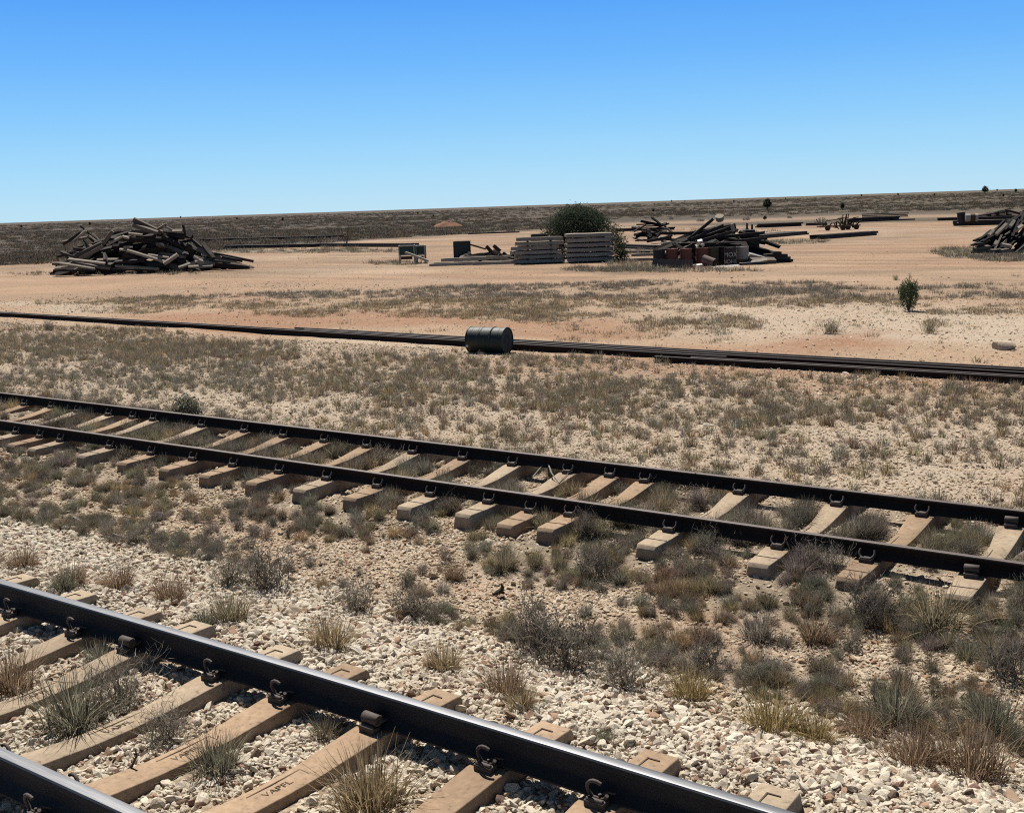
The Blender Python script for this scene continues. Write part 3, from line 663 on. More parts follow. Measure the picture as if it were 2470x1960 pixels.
near_far = lambda x: NY+GA+track_bend(np.array(float(x))); near_near = lambda x: NY-GA+track_bend(np.array(float(x)))
track_rail('rail', near_far, .43, -70, 14, M['rail_head'], True, 'shiny topped rail of the near track, the farther of its two')
track_rail('rail', near_near, .43, -70, 14, M['rail_head'], True, 'shiny topped rail crossing the bottom left corner')
FZ = .258; LIGHT = rail_section(.128, .033, .060, .008, .036)
fr = [track_rail('rail', lambda x: far_c(x)+GA, FZ, -80, 14, M['rail_head_old'], False, 'dull dark rail of the far track, on the side of the drum', LIGHT),
      track_rail('rail', lambda x: far_c(x)-GA-.012, FZ, -80, 14, M['rail_head_old'], False, 'dull dark rail of the far track, on the side of the train', LIGHT)]
for o, s in zip(fr, (1, -1)):                                # bolted joints
    for jx in (-13.3, -5.28):
        y = far_c(jx)+s*GA; mb = MB()
        for sd in (-1, 1): mb.box((0, sd*.0215, .058), (.62, .024, .062))
        for k in range(6):
            for sd in (-1, 1): mb.tube([(-.25+k*.1, sd*.032, .058), (-.25+k*.1, sd*.056, .058)], .012, 6)
        mb.box((0, -.040, .018), (.62, .040, .010))
        put('fishplate', mb.mesh('fishplate', M['rail'], .003), o, (jx, y, FZ), (0, 0, .027))
        mb = MB()
        # gap left for expansion between the two rail lengths
        mb.box((0, 0, .1285), (.008, .060, .004)); put('joint_gap', mb.mesh('joint_gap', M['groove']), o, (jx, y, FZ), (0, 0, .027))

def sleeper_mesh(name, mat, L=2.6, bevel=.006, dep=.25, dish=1.0):
    """monobloc concrete sleeper: thick at the rail seats, dished between, bevelled ends; top of the seat at z = 0"""
    st = [(-1.30, -.045, .085, .125), (-1.27, -.012, .095, .132), (-1.0, -.006, .102, .140), (-.86, 0, .104, .142), (-.62, 0, .104, .142), (-.42, -.022, .098, .136), (-.22, -.044, .090, .128), (0, -.050, .088, .125),
          (.22, -.044, .090, .128), (.42, -.022, .098, .136), (.62, 0, .104, .142), (.86, 0, .104, .142), (1.0, -.006, .102, .140), (1.27, -.012, .095, .132), (1.30, -.045, .085, .125)]
    vs = []; fs = []
    for y, zt, wt, wb in st:
        y *= L/2.6; zt = zt*dish if abs(y) < 1.1 else zt; wt = .095+(wt-.095)*dish; vs += [(-wb, y, -dep), (wb, y, -dep), (wt, y, zt), (-wt, y, zt)]
    n = len(st)
    for i in range(n-1):
        for k in range(4): fs.append((i*4+k, i*4+(k+1) % 4, (i+1)*4+(k+1) % 4, (i+1)*4+k))
    fs += [(0, 1, 2, 3), tuple((n-1)*4+k for k in (3, 2, 1, 0))]
    mb = MB(); mb.add(vs, fs); return mb.mesh(name, mat, bevel, 2, smooth=40)
SLP = {'c': sleeper_mesh('sleeper', M['concrete'], dish=.8), 'r': sleeper_mesh('sleeper', M['concrete_rusty'], dish=.8)}

def ring_clip(up):
    """sprung hoop clip: an open ring of rod rising from a cast shoulder"""
    pts = []
    for k in range(13):
        if not up: a = R(55+k*24); pts.append((.052*math.cos(a), -.03-.014*math.sin(a), .060+.052*math.sin(a)))
        else: a = R(150+k*20); pts.append((.062*math.cos(a), -.015+.03*math.sin(a), .058+.046*math.sin(a)))
    mb = MB(); mb.tube(pts, .0095, 7)
    if not up: mb.tube([(0, -.02, .030), (.03, .01, .040), (.062, .03, .034)], .008, 6)
    else: mb.tube([(0, -.02, .012), (0, .05, .024)], .009, 6)
    return mb.mesh('rail_clip', M['clip'], smooth=60)
def shoulder_mesh():
    mb = MB(); mb.box((0, -.035, .012), (.105, .062, .034)); mb.box((0, .0, .020), (.06, .05, .03)); mb.tube([(-.045, -.05, .030), (.045, -.05, .030)], .013, 8)
    return mb.mesh('shoulder', M['clip'], .006, 2, smooth=50)
def block_clip():
    mb = MB(); mb.tube([(-.055, -.02, .052), (.055, -.02, .052)], .032, 12); mb.box((0, .02, .035), (.1, .06, .02)); mb.box((0, -.055, .012), (.11, .03, .02))
    return mb.mesh('rail_clip', M['clip'], .003, smooth=40)
CLIP = {'C': ring_clip(False), 'U': ring_clip(True), 'B': block_clip()}; SHO = shoulder_mesh()

def text_mesh(s, size, mat, depth=.002, sx=1.0):
    cu = bpy.data.curves.new('lettering', 'FONT'); cu.body = s; cu.size = size; cu.extrude = depth; cu.align_x = 'CENTER'; cu.align_y = 'CENTER'; cu.resolution_u = 2
    o = bpy.data.objects.new('lettering', cu); C.objects.link(o); dg = bpy.context.evaluated_depsgraph_get(); me = bpy.data.meshes.new_from_object(o.evaluated_get(dg)); bpy.data.objects.remove(o)
    me.materials.clear(); me.materials.append(mat)
    for v in me.vertices: v.co.x *= sx
    return me
def mark_mesh():
    """cast maker's panel: an open groove frame, letters inside"""
    mb = MB(); mb.box((0, .0, 0), (.0075, .34, .004)); mb.box((.035, .17, 0), (.07, .0075, .004)); return mb.mesh('maker_panel', M['groove'])
def end_mark_mesh():
    mb = MB(); mb.box((-.02, 0, 0), (.008, .20, .004)); mb.box((.012, .10, 0), (.07, .008, .004)); return mb.mesh('end_groove', M['groove'])
MARK = mark_mesh(); EMARK = end_mark_mesh(); LET = text_mesh('VAPFL', .056, M['groove'], .001, 1.15)

SLF = {'c': sleeper_mesh('sleeper', M['concrete'], dish=1.35), 'r': sleeper_mesh('sleeper', M['concrete_rusty'], dish=1.35)}
def build_sleepers():
    for i, X in enumerate(NEAR_X):
        y = NY+float(track_bend(np.array(X))); rusty = i in (7, 8, 9, 6)
        if 1 <= i <= 10: lab = f'concrete sleeper of the near track, {ORD[i-1]} from left by ends showing beyond the rail'
        elif i == 0: lab = 'concrete near track sleeper at the left frame edge'
        else: lab = ['concrete near track sleeper at the lower right frame edge', 'concrete near track sleeper just past the lower frame edge'][i-11]
        t = thing('concrete_sleeper', lab, 'sleeper', (X, y, .42), (random.gauss(0, .006), random.gauss(0, .01), random.gauss(0, .012)), 'concrete sleepers of the near track')
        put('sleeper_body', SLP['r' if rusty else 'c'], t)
        mk = put('maker_panel', MARK, t, (-.045, .02, -.0378)); put('lettering', LET, t, (.008, .0, -.0374), (0, 0, math.pi/2))
        put('end_groove', EMARK, t, (-.01, 1.08, -.0062))
        for sy in (-1, 1):
            for sd in (-1, 1):
                blk = (i in (4, 7)) and sy == 1 and sd == -1
                sh = put('shoulder', SHO, t, (0, sy*GA+sd*.075, .002), (0, 0, 0 if sd < 0 else math.pi))
                put('rail_clip', CLIP['B' if blk else 'C'], t, (0, sy*GA+sd*.072, .012), (0, 0, 0 if sd < 0 else math.pi))
        put('rail_pad', PAD, t, (0, -GA, .004)); put('rail_pad', PAD, t, (0, GA, .004))
    vis = [x for x in FAR_X if x > -17.9]
    for i, X in enumerate(FAR_X):
        y = far_c(X); j = i-1
        lab = 'concrete far track sleeper at the left frame edge' if j < 0 else ('concrete far track sleeper at the right frame edge' if X > -1.6 else f'concrete sleeper of the far track, {ORD[j]} one from the left edge')
        if abs(X+13.83) < .02: lab = 'concrete far track sleeper left of the rail joint near the small bush'
        if abs(X+5.8) < .02: lab = 'concrete far track sleeper left of the rail joint nearer the frame middle'
        if abs(X+2.2) < .02: lab = 'concrete far track sleeper with block clips instead of hoops, at right'
        t = thing('concrete_sleeper', lab, 'sleeper', (X, y, FZ-.010), (random.gauss(0, .006), random.gauss(0, .012), .027+random.gauss(0, .012)), 'concrete sleepers of the far track')
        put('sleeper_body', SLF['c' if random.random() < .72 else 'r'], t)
        put('maker_panel', MARK, t, (-.045, -.02, -.0645)); put('end_groove', EMARK, t, (0, -1.08, -.0072), (0, 0, math.pi/2))
        blk = abs(X+2.2) < .02
        for sy in (-1, 1):
            for sd in (-1, 1):
                put('shoulder', SHO, t, (0, sy*GA+sd*.075, .002), (0, 0, 0 if sd < 0 else math.pi))
                put('rail_clip', CLIP['B' if blk else 'U'], t, (0, sy*GA+sd*.072, .012), (0, 0, 0 if sd < 0 else math.pi))
        put('rail_pad', PAD, t, (0, -GA, .004)); put('rail_pad', PAD, t, (0, GA, .004))
mb = MB(); mb.box((0, 0, 0), (.17, .15, .012)); PAD = mb.mesh('rail_pad', M['groove'])
build_sleepers()

# ------------------------------------------------------------------ long stacked rails across the middle
def yard_rail_mesh(L, mat=None, name='stacked_rail'):
    mb = MB(); mb.sweep(rail_section(.16), [(x, 0, 0) for x in np.linspace(-L/2, L/2, 5)])
    for i in range(4):
        for k in range(8, 11): mb.m[i*20+k] = 1
    return mb.mesh(name, [mat or M['rail'], M['stack_head']], smooth=30)
def rail_line(p, q, label, group, mesh_mat=None, roll=0, name='stacked_rail'):
    p = Vector(p); q = Vector(q); L = (q-p).length; me = yard_rail_mesh(L, mesh_mat, name); d = q-p
    o = put(name, me, None, (p+q)/2, (roll, -math.asin(d.z/L), math.atan2(d.y, d.x))); return tag(o, label, 'rail', group)
def stack():
    gp = 'rails laid side by side across the middle'
    def Yl(x, o): return 20.05-.030*(x+16)+o                # front of the left-hand bundle
    rail_line((-64, Yl(-64, 0), .0), (-9.6, Yl(-9.6, .05), .0), 'long dark rail lying in front, running left from behind the drum', gp)
    rail_line((-62, Yl(-62, .17), .0), (-1, 19.92, .0), 'second long dark rail from the front of the stack', gp)
    rail_line((-22.6, Yl(-22.6, .62), .0), (1.5, 20.42, .0), 'long dark rail at the back, its end left of the drum', gp)
    rail_line((-22.0, Yl(-22, .40), .0), (1.0, 20.22, .0), 'dark rail next to the back one of the stack', gp)
    rail_line((-10.9, 19.44, .0), (2, 19.50, .0), 'front dark rail of the thicker right half of the stack', gp)
    rail_line((-10.2, 19.60, .0), (2, 19.66, .0), 'dark rail just behind the front one, right half of the stack', gp)
stack()

# ------------------------------------------------------------------ drums
def drum_mesh(name, mats, L=.88, r=.286, ribs=True):
    pr = [(r-.02, 0.012), (r-.012, .012), (r-.010, 0), (r+.006, .003), (r+.006, .018), (r-.004, .026)]
    n = 44
    for k in range(1, n):
        z = L*k/n; d = 0
        if ribs:
            for c in (L*.34, L*.66): d = max(d, .012*math.exp(-((z-c)/.014)**2))
            d += .0035*math.sin(z*math.pi*2/.045)*(1 if L*.10 < z < L*.9 else 0)
        pr.append((r-.004+d, z))
    pr += [(r-.004, L-.026), (r+.006, L-.018), (r+.006, L-.003), (r-.010, L), (r-.012, L-.012), (r-.02, L-.012)]
    mb = MB(); mb.lathe(pr, 40); return mb.mesh(name, mats, smooth=35)
def lying_drum():
    c = G(1181, 852, 0); ax = R(9.5); L = .90
    t = thing('oil_drum', 'dark green steel drum lying on its side against the stacked rails', 'drum', (c.x, c.y+.0, .29), (0, 0, ax))
    t.location.x += -.0; b = put('drum_body', drum_mesh('drum_body', M['drum_green'], L), t, (-L/2, 0, 0), (0, R(90), 0))
    mb = MB(); mb.lathe([(.0, 0), (.262, 0), (.262, .006), (.05, .010)], 32, cap=False); put('drum_end', mb.mesh('drum_end', M['drum_dark'], smooth=30), t, (L/2-.02, 0, 0), (0, R(90), 0))
    mb = MB(); mb.lathe([(.0, -.01), (.032, -.01), (.032, .016), (.026, .022), (0, .022)], 16, cap=False); put('bung_cap', mb.mesh('bung_cap', M['white'], smooth=30), t, (-L/2+.05, -.262, -.10), (R(112), 0, 0))
    mb = MB(); mb.tube([(0, .2, -.05), (.03, .16, .03), (.02, .05, .01), (.05, 0, 0)], .012, 6); 
    return t
lying_drum()

def standing_drum(px, py, dep, mat, label, L=.88, tilt=0):
    b = D(px, py, dep); b.z = 0; t = thing('steel_drum', label, 'drum', b, (tilt, 0, random.uniform(0, 6)), 'old steel drums in a row')
    put('drum_body', DR[mat], t, (0, 0, 0)); mb = MB(); mb.lathe([(0, .0), (.262, 0), (.262, .005), (.04, .008)], 24, cap=False); put('drum_lid', mb.mesh('drum_lid', M['drum_dark'], smooth=30), t, (0, 0, L-.02))
    mb = MB(); mb.tube([(0, 0, 0), (0, 0, .02)], .03, 10); put('bung', mb.mesh('bung', M['drum_dark']), t, (.18, 0, L-.016)); return t
DR = {k: drum_mesh('drum_body', M[k]) for k in ('drum_red', 'drum_dark', 'drum_olive', 'drum_white')}
dd = 54.5
standing_drum(1590, 640, dd+.2, 'drum_dark', 'blackened drum at the left end of the drum row')
standing_drum(1621, 641, dd+.1, 'drum_red', 'dull red drum next to the blackened one')
standing_drum(1655, 642, dd, 'drum_red', 'dull red drum with pale scuff, third in the row')
standing_drum(1693, 640, dd+.1, 'drum_red', 'dark red drum right behind the fallen rusty pipe')
standing_drum(1719, 639, dd+.5, 'drum_olive', 'dirty olive drum between dark red and lettered drums')
standing_drum(1742, 638, dd+.9, 'drum_dark', 'black drum squeezed behind the lettered one')
tx = standing_drum(1762, 640, dd-.2, 'drum_dark', 'black drum daubed with rough white letters'); tx.rotation_euler = (0, 0, 0)
wd = standing_drum(1791, 636, dd+.2, 'drum_white', 'faded whitish drum with rusty lower band')
mb = MB(); mb.lathe([(.2885, .03), (.2905, .09), (.2905, .24), (.2885, .30)], 32, cap=False); put('rust_band', mb.mesh('rust_band', M['rust'], smooth=30), wd)
def wrap_text(s, size, rad, z0, parent, head):
    me = text_mesh(s, size, M['white'], .0, 1.0); 
    for v in me.vertices:
        a = v.co.x/rad; h = v.co.y; v.co = Vector((rad*math.sin(a), -rad*math.cos(a), z0+h))
    o = put('lettering', me, parent, (0, 0, 0), (0, 0, head)); return o
hd = math.atan2(tx.location.x, tx.location.y)*-1
wrap_text('MOX', .30, .305, .53, tx, hd); wrap_text('NOHX', .26, .305, .20, tx, hd)

# ------------------------------------------------------------------ beams, planks, boxes
BEAM = {}
def beam_mesh(mat, w, h, kind='plank'):
    k = (mat, round(w, 3), round(h, 3), random.randint(0, 2))
    if k not in BEAM:
        mb = MB(); n = 5; vs = []; fs = []; j = random.Random(hash(k) & 0xffff)
        for i in range(n):
            x = -.5+i/(n-1); e = .93 if i in (0, n-1) else 1.0
            for y, z in ((-1, -1), (1, -1), (1, 1), (-1, 1)): vs.append((x+(j.uniform(-.012, .012) if i in (0, n-1) else 0), y*w/2*e*j.uniform(.93, 1.05), z*h/2*e*j.uniform(.9, 1.06)))
        for i in range(n-1):
            for q in range(4): fs.append((i*4+q, i*4+(q+1) % 4, (i+1)*4+(q+1) % 4, (i+1)*4+q))
        fs += [(3, 2, 1, 0), tuple((n-1)*4+q for q in range(4))]; mb.add(vs, fs); BEAM[k] = mb.mesh('timber', M[mat])
    return BEAM[k]
def beam(p, q, w=.23, h=.13, mat='timber', label=None, group=None, name='timber_sleeper', cat='timber', roll=0.0):
    p = Vector(p); q = Vector(q); d = q-p; L = d.length
    o = put(name, beam_mesh(mat, w, h), None, (p+q)/2, None, (L, 1, 1))
    o.rotation_mode = 'XYZ'; o.rotation_euler = (Matrix.Rotation(math.atan2(d.y, d.x), 3, 'Z') @ Matrix.Rotation(-math.asin(max(-1, min(1, d.z/L))), 3, 'Y') @ Matrix.Rotation(roll, 3, 'X')).to_euler()
    return tag(o, label, cat, group)
def pb(a, b, dep, dep2=None, **k):
    if b[0] < a[0]: a, b = b, a; dep, dep2 = (dep if dep2 is None else dep2), dep
    if 'roll' not in k and k.get('mat') in ('timber_pale', 'timber', 'white', 'pale_paint'): k['roll'] = .5 if k['mat'] == 'timber_pale' else .25
    if k.get('mat') == 'timber_pale': k['w'] = k.get('w', .2)*.74; k['h'] = k.get('h', .13)*.85
    return beam(D(a[0], a[1], dep), D(b[0], b[1], dep if dep2 is None else dep2), **k)

def heap(top, base, dep, thick, n, L, w, h, mats, label, group, yaw_j=.5, name='timber_sleeper', cat='timber', tilt=.22, front=.5):
    """loose heap: beams laid under a roof line (px, py) read along the view"""
    xs = [q[0] for q in top]; ys = [q[1] for q in top]; rv = Vector(R0)
    for i in range(n):
        px = random.uniform(xs[0], xs[-1]); ty = float(np.interp(px, xs, ys)); dv = random.random(); off = (dv-front)*thick; 
        zt = D(px, ty, dep).z; zmax = max(.1, zt*(1-abs(2*dv-1)**2*.75)); z = zmax*(1-random.random()**1.6*.95) if random.random() < .75 else zmax*random.random()
        z = max(h*.6, z-h*.5); ln = random.choice(L) if isinstance(L, (list, tuple)) else L
        c = D(px, ty, dep+off); c.z = z; a = random.gauss(0, yaw_j); el = random.gauss(0, tilt)*min(1, z/.5)
        s = (float(np.interp(px+40, xs, ys))-float(np.interp(px-40, xs, ys)))/80.0; el -= s*random.uniform(.3, 1.0)
        if random.random() < .12: a += math.pi/2
        d = (rv*math.cos(a)+Vector(Fh)*math.sin(a))*math.cos(el)+Vector((0, 0, math.sin(el))); lo = z-abs(d.z)*ln/2
        if lo < .05: c.z += .05-lo
        beam(c-d*ln/2, c+d*ln/2, w*random.uniform(.85, 1.12), h*random.uniform(.85, 1.12), random.choice(mats), label, group, name, cat, random.choice((0, .2, .45, .7, 1.1, -.2)))

# round widths so that meshes are shared
_bm = beam_mesh
def beam_mesh(mat, w, h, kind='plank'): return _bm(mat, round(w/.03)*.03, round(h/.03)*.03)

def left_pile():
    g1 = 'old timber sleepers heaped high at left'; dep = 68.6
    top = [(165, 640), (215, 600), (250, 585), (285, 562), (330, 552), (400, 552), (445, 570), (470, 590), (505, 625), (560, 645)]
    heap(top, 655, dep, 4.6, 158, [2.4, 2.6, 2.8, 2.0], .26, .17, ['timber', 'timber_dark', 'timber_dark', 'timber_dark', 'timber_black', 'timber_dark'], 'weathered dark timber sleeper inside the tallest tangled heap', g1, .36, tilt=.13)
    k = dict(group=g1); f = dep-2.7
    S = lambda x, y: (120+x/5.989, 520+y/5.986)               # reading of the enlarged photograph
    pb(S(1205, 55), S(1620, 250), f+1.4, f+1.8, w=.30, h=.26, mat='timber', label='thick timber poking up highest from the heap', **k)
    pb(S(1200, 130), S(1560, 250), f+1.2, w=.26, h=.2, mat='timber', label='thick timber just under the highest one of the heap', **k)
    pb(S(1640, 150), S(1790, 220), f+1.3, f+2.2, w=.2, h=.14, mat='timber_pale', label='short pale timber forming a bent roof line near the heap top', **k)
    pb(S(1560, 200), S(1690, 120), f+1.5, w=.24, h=.16, mat='timber', label='short tilted timber leaning into a pale one at heap top', **k)
    pb(S(1770, 225), S(1910, 222), f+1.1, w=.2, h=.12, mat='timber_pale', label='pale short timber lying level near the heap top right', **k)
    pb(S(1925, 135), S(1965, 290), f+.9, w=.16, h=.12, mat='timber_dark', label='dark timber standing nearly upright on the heap top', **k)
    pb(S(2050, 195), S(2000, 305), f+.7, w=.40, h=.12, mat='timber_pale', label='broad pale timber standing on end on the heap shoulder', roll=1.35, **k)
    pb(S(1010, 485), S(1110, 500), f, f-.1, w=.2, h=.12, mat='timber_pale', label='short pale timber starting the long diagonal on the heap face', **k)
    pb(S(1115, 500), S(1660, 665), f-.2, f-.4, w=.17, h=.17, mat='timber_pale', label='long pale timber lying diagonally across the heap face', **k)
    pb(S(1420, 565), S(1720, 610), f-.1, f-.2, w=.17, h=.14, mat='timber_pale', label='pale timber just above the long diagonal one', **k)
    pb(S(1650, 695), S(1850, 560), f-.7, f-.6, w=.24, h=.22, mat='timber_pale', label='stubby pale timber propped upright at the heap foot', **k)
    pb(S(1140, 258), S(1340, 280), f+.5, w=.16, h=.14, mat='timber_pale', label='grey lit timber high on the left part of the heap', **k)
    pb(S(1050, 300), S(1150, 325), f+.3, w=.2, h=.14, mat='timber_pale', label='short pale timber high on the left part of the heap', **k)
    pb(S(1070, 452), S(1200, 452), f, w=.17, h=.12, mat='timber_pale', label='short pale timber lying level on the heap face', **k)
    pb(S(910, 425), S(1000, 418), f+.1, w=.2, h=.12, mat='timber_pale', label='short pale timber half way up the left slope', **k)
    pb(S(820, 425), S(1040, 305), f+.2, w=.18, h=.14, mat='timber_pale', label='lit timber slanting up the left slope, middle one', **k)
    pb(S(760, 420), S(910, 225), f+.3, w=.26, h=.2, mat='timber', label='thick grey timber slanting up the left slope of the heap', **k)
    pb(S(450, 610), S(770, 440), f+.1, w=.26, h=.2, mat='timber', label='long grey timber slanting up the lower left slope', **k)
    pb(S(350, 600), S(760, 400), f+.3, w=.3, h=.24, mat='timber', label='longest grey timber on the lower left slope', **k)
    pb(S(165, 535), S(330, 590), f-.1, w=.14, h=.12, mat='timber_dark', label='thin timber sticking out at the left side of the heap', **k)
    pb(S(350, 480), S(500, 490), f+.4, w=.2, h=.16, mat='timber_dark', label='dark level timber at the left edge half way up', **k)
    pb(S(275, 628), S(800, 692), f-.5, f-.8, w=.22, h=.15, mat='timber_pale', label='long pale timber lying on the low left foot of the heap', **k)
    pb(S(150, 690), S(655, 768), f-.8, f-1.0, w=.15, h=.15, mat='timber_pale', label='slim pale timber lying nearest at the left foot', **k)
    pb(S(75, 762), S(345, 740), f-.8, w=.2, h=.14, mat='timber_pale', label='pale timber end lying flat at the far left foot', **k)
    pb(S(60, 790), S(640, 795), f-.7, w=.25, h=.13, mat='timber_dark', label='dark timber lying on the ground at the left foot', **k)
    pb(S(40, 690), S(300, 700), f-.2, w=.25, h=.14, mat='timber', label='grey timber reaching out lowest on the left', **k)
    pb(S(320, 690), S(880, 760), f-.6, w=.2, h=.16, mat='timber', label='long grey timber along the left foot of the heap', **k)
    pb(S(945, 725), S(1580, 768), f-.7, w=.17, h=.14, mat='timber_pale', label='long pale timber along the front foot of the heap', **k)
    pb(S(900, 775), S(1500, 785), f-.6, w=.25, h=.12, mat='timber_dark', label='dark timber under the long pale one at the front foot', **k)
    T = lambda x, y: (300+x/6.341, 560+y/6.341)
    pb(T(830, 540), T(1130, 440), f-.8, f-.2, w=.2, h=.14, mat='timber_pale', label='pale timber sloping up at the right foot of the heap', **k)
    pb(T(980, 530), T(1350, 515), f-.9, w=.26, h=.14, mat='timber_pale', label='pale timber lying flat at the right foot of the heap', **k)
    pb(T(1210, 210), T(1360, 400), f-.1, f-.5, w=.28, h=.18, mat='timber_dark', label='dark thick timber sliding down the right end', **k)
    pb(T(1380, 325), T(1975, 445), f+.2, f-.2, w=.18, h=.16, mat='timber_dark', label='long dark timber reaching out to the right of the heap', **k)
    pb(T(1500, 380), T(1800, 440), f-.2, w=.26, h=.14, mat='timber_dark', label='dark timber under the long one reaching right', **k)
    pb(T(1300, 430), T(1620, 465), f-.5, w=.26, h=.13, mat='timber_dark', label='dark flat timber near the right end, at the ground', **k)
    pb(T(1060, 370), T(1140, 420), f-.4, w=.22, h=.16, mat='timber_pale', label='pale broken timber end at the right slope, upper', **k)
    pb(T(1180, 340), T(1260, 355), f-.4, w=.2, h=.12, mat='timber_pale', label='small pale timber end amid dark ones at the right slope', **k)
    pb(T(1140, 420), T(1300, 490), f-.7, w=.24, h=.16, mat='timber_pale', label='pale broken timber end at the right slope, lower', **k)
    pb(T(1250, 450), T(1380, 490), f-.7, w=.22, h=.14, mat='timber_pale', label='pale stub beside the lower pale broken timber end', **k)
    # the smaller heap behind
    g2 = 'timbers in the smaller heap behind'; d2 = 80
    heap([(158, 592), (185, 568), (205, 560), (225, 562), (245, 585)], 592, d2, 2.6, 18, [2.1, 2.4], .22, .14, ['timber_dark', 'timber'], 'dark timber in the small heap behind the tall one', g2, .5, tilt=.4)
    pb((153, 590), (196, 560), d2-1.2, w=.2, h=.14, mat='timber_dark', label='outermost dark timber leaning on the left of the small heap', group=g2)
    pb((170, 588), (207, 556), d2-1.4, w=.2, h=.16, mat='timber_pale', label='pale timber leaning on the left of the small heap', group=g2)
    pb((181, 591), (190, 579), d2-1.5, w=.2, h=.2, mat='timber_pale', label='pale stub at the foot of the small heap', group=g2)
    pb((222, 563), (244, 583), d2-1.2, w=.14, h=.12, mat='timber_pale', label='upper pale timber leaning right on the small heap', group=g2)
    pb((215, 568), (241, 588), d2-1.4, w=.14, h=.12, mat='timber_pale', label='lower pale timber leaning right on the small heap', group=g2)
left_pile()

# concrete sleepers stored in the yard
YS = sleeper_mesh('stacked_sleeper', M['concrete_grey'], 2.5, .010, .185, .25)
def yard_sleeper(c, ang, label, group, rx=0.0, ry=0.0):
    o = put('concrete_sleeper', YS, None, c, (rx, ry, ang)); return tag(o, label, 'sleeper', group)
mb = MB(); mb.box((0, 0, 0), (.1, 1.7, .066)); BAT = mb.mesh('timber_batten', M['timber_dark'])
def stacks():
    ang = YAW-math.pi/2+math.pi                             # long side across the view
    cen = D(1425, 637, 61.2); cen.z = 0; base = []
    for lay in range(6):
        for k in range(5):
            z = .25+.04+lay*.255; sh = random.uniform(-.06, .06)+(0.05 if lay == 0 else 0)
            c = cen+Vector(R0)*(sh+.10*(lay in (4, 5))-.02*lay)+Vector(Fh)*(k*.34); c.z = z
            yard_sleeper(c, ang+random.gauss(0, .012), f'grey concrete sleeper in the neat right stack, {["bottom", "second", "third", "fourth", "fifth", "top"][lay]} layer{" in front" if k == 0 else " further back"}', f'sleepers of the neat stack, {["bottom", "second", "third", "fourth", "fifth", "top"][lay]} layer')
        for s in (-.72, .72):
            c = cen+Vector(R0)*s+Vector(Fh)*.68; c.z = z-.185-.035; tag(put('timber_batten', BAT, None, c, (0, 0, YAW)), 'thin timber batten between layers of the neat right stack', 'batten', 'battens in the neat stack')
    cen = D(1302, 637, 61.6); cen.z = 0
    for lay in range(6):
        for s in (-.62, .62):
            c = cen+Vector(R0)*s+Vector(Fh)*.54; c.z = .25+.02+lay*.235-.185-.025; tag(put('timber_batten', BAT, None, c, (0, 0, YAW)), 'thin timber batten between layers of the crooked left stack', 'batten', 'battens in the crooked stack')
        for k in range(4):
            z = .25+.02+lay*.235; c = cen+Vector(R0)*(random.uniform(-.16, .16)-(.18 if lay in (2, 3) else 0)+.10*(lay == 5))+Vector(Fh)*(k*.36+random.uniform(-.05, .05)); c.z = z
            if lay == 5 and k in (1, 3): continue
            yard_sleeper(c, ang+random.gauss(0, .03), f'grey concrete sleeper in the crooked left stack, {["bottom", "second", "third", "fourth", "fifth", "top"][lay]} layer{" in front" if k == 0 else " further back"}', f'sleepers of the crooked stack, {["bottom", "second", "third", "fourth", "fifth", "top"][lay]} layer', 0, random.gauss(0, .015))
    # rows lying in front to the left
    for i, (px, py, dep, ly, tl) in enumerate([(1090, 634, 62.8, 0, 'grey concrete sleeper lying on the ground, left end of the low row'), (1195, 635, 62.4, 0, 'grey concrete sleeper lying on the ground, right part of the low row'), (1100, 630, 64.0, 0, 'grey concrete sleeper behind the left end of the low row'), (1215, 630, 63.6, 0, 'grey concrete sleeper behind the right part of the low row'),
                                              (1118, 620, 63.3, 1, 'grey concrete sleeper on top of the low row, left one'), (1172, 620, 64.3, 1, 'grey concrete sleeper on top of the low row, right one'), (1520, 634, 61.0, 0, 'grey concrete sleeper on the ground right of the neat stack'), (1575, 622, 66.5, 0, 'pale concrete sleeper on the ground behind the drum row')]):
        c = D(px, py, dep); c.z = .19+ly*.235; yard_sleeper(c, ang+random.gauss(0, .04)-.03, tl, 'loose concrete sleepers in the yard', random.gauss(0, .01), random.gauss(0, .01))
    # leaning pale concrete sleeper at the left of the row
    p = D(978, 606, 63.4); q = D(1034, 627, 63.0); d = q-p; o = put('concrete_sleeper', YS, None, (p+q)/2, None, (1, 1.0, .7)); o.rotation_euler = (Matrix.Rotation(math.atan2(d.y, d.x)-math.pi/2, 3, 'Z') @ Matrix.Rotation(math.asin(d.z/d.length), 3, 'X')).to_euler()
    o.scale = (.7, d.length/2.5, .6); tag(o, 'pale concrete sleeper tilted up at the left end of the row', 'sleeper', 'loose concrete sleepers in the yard')
stacks()

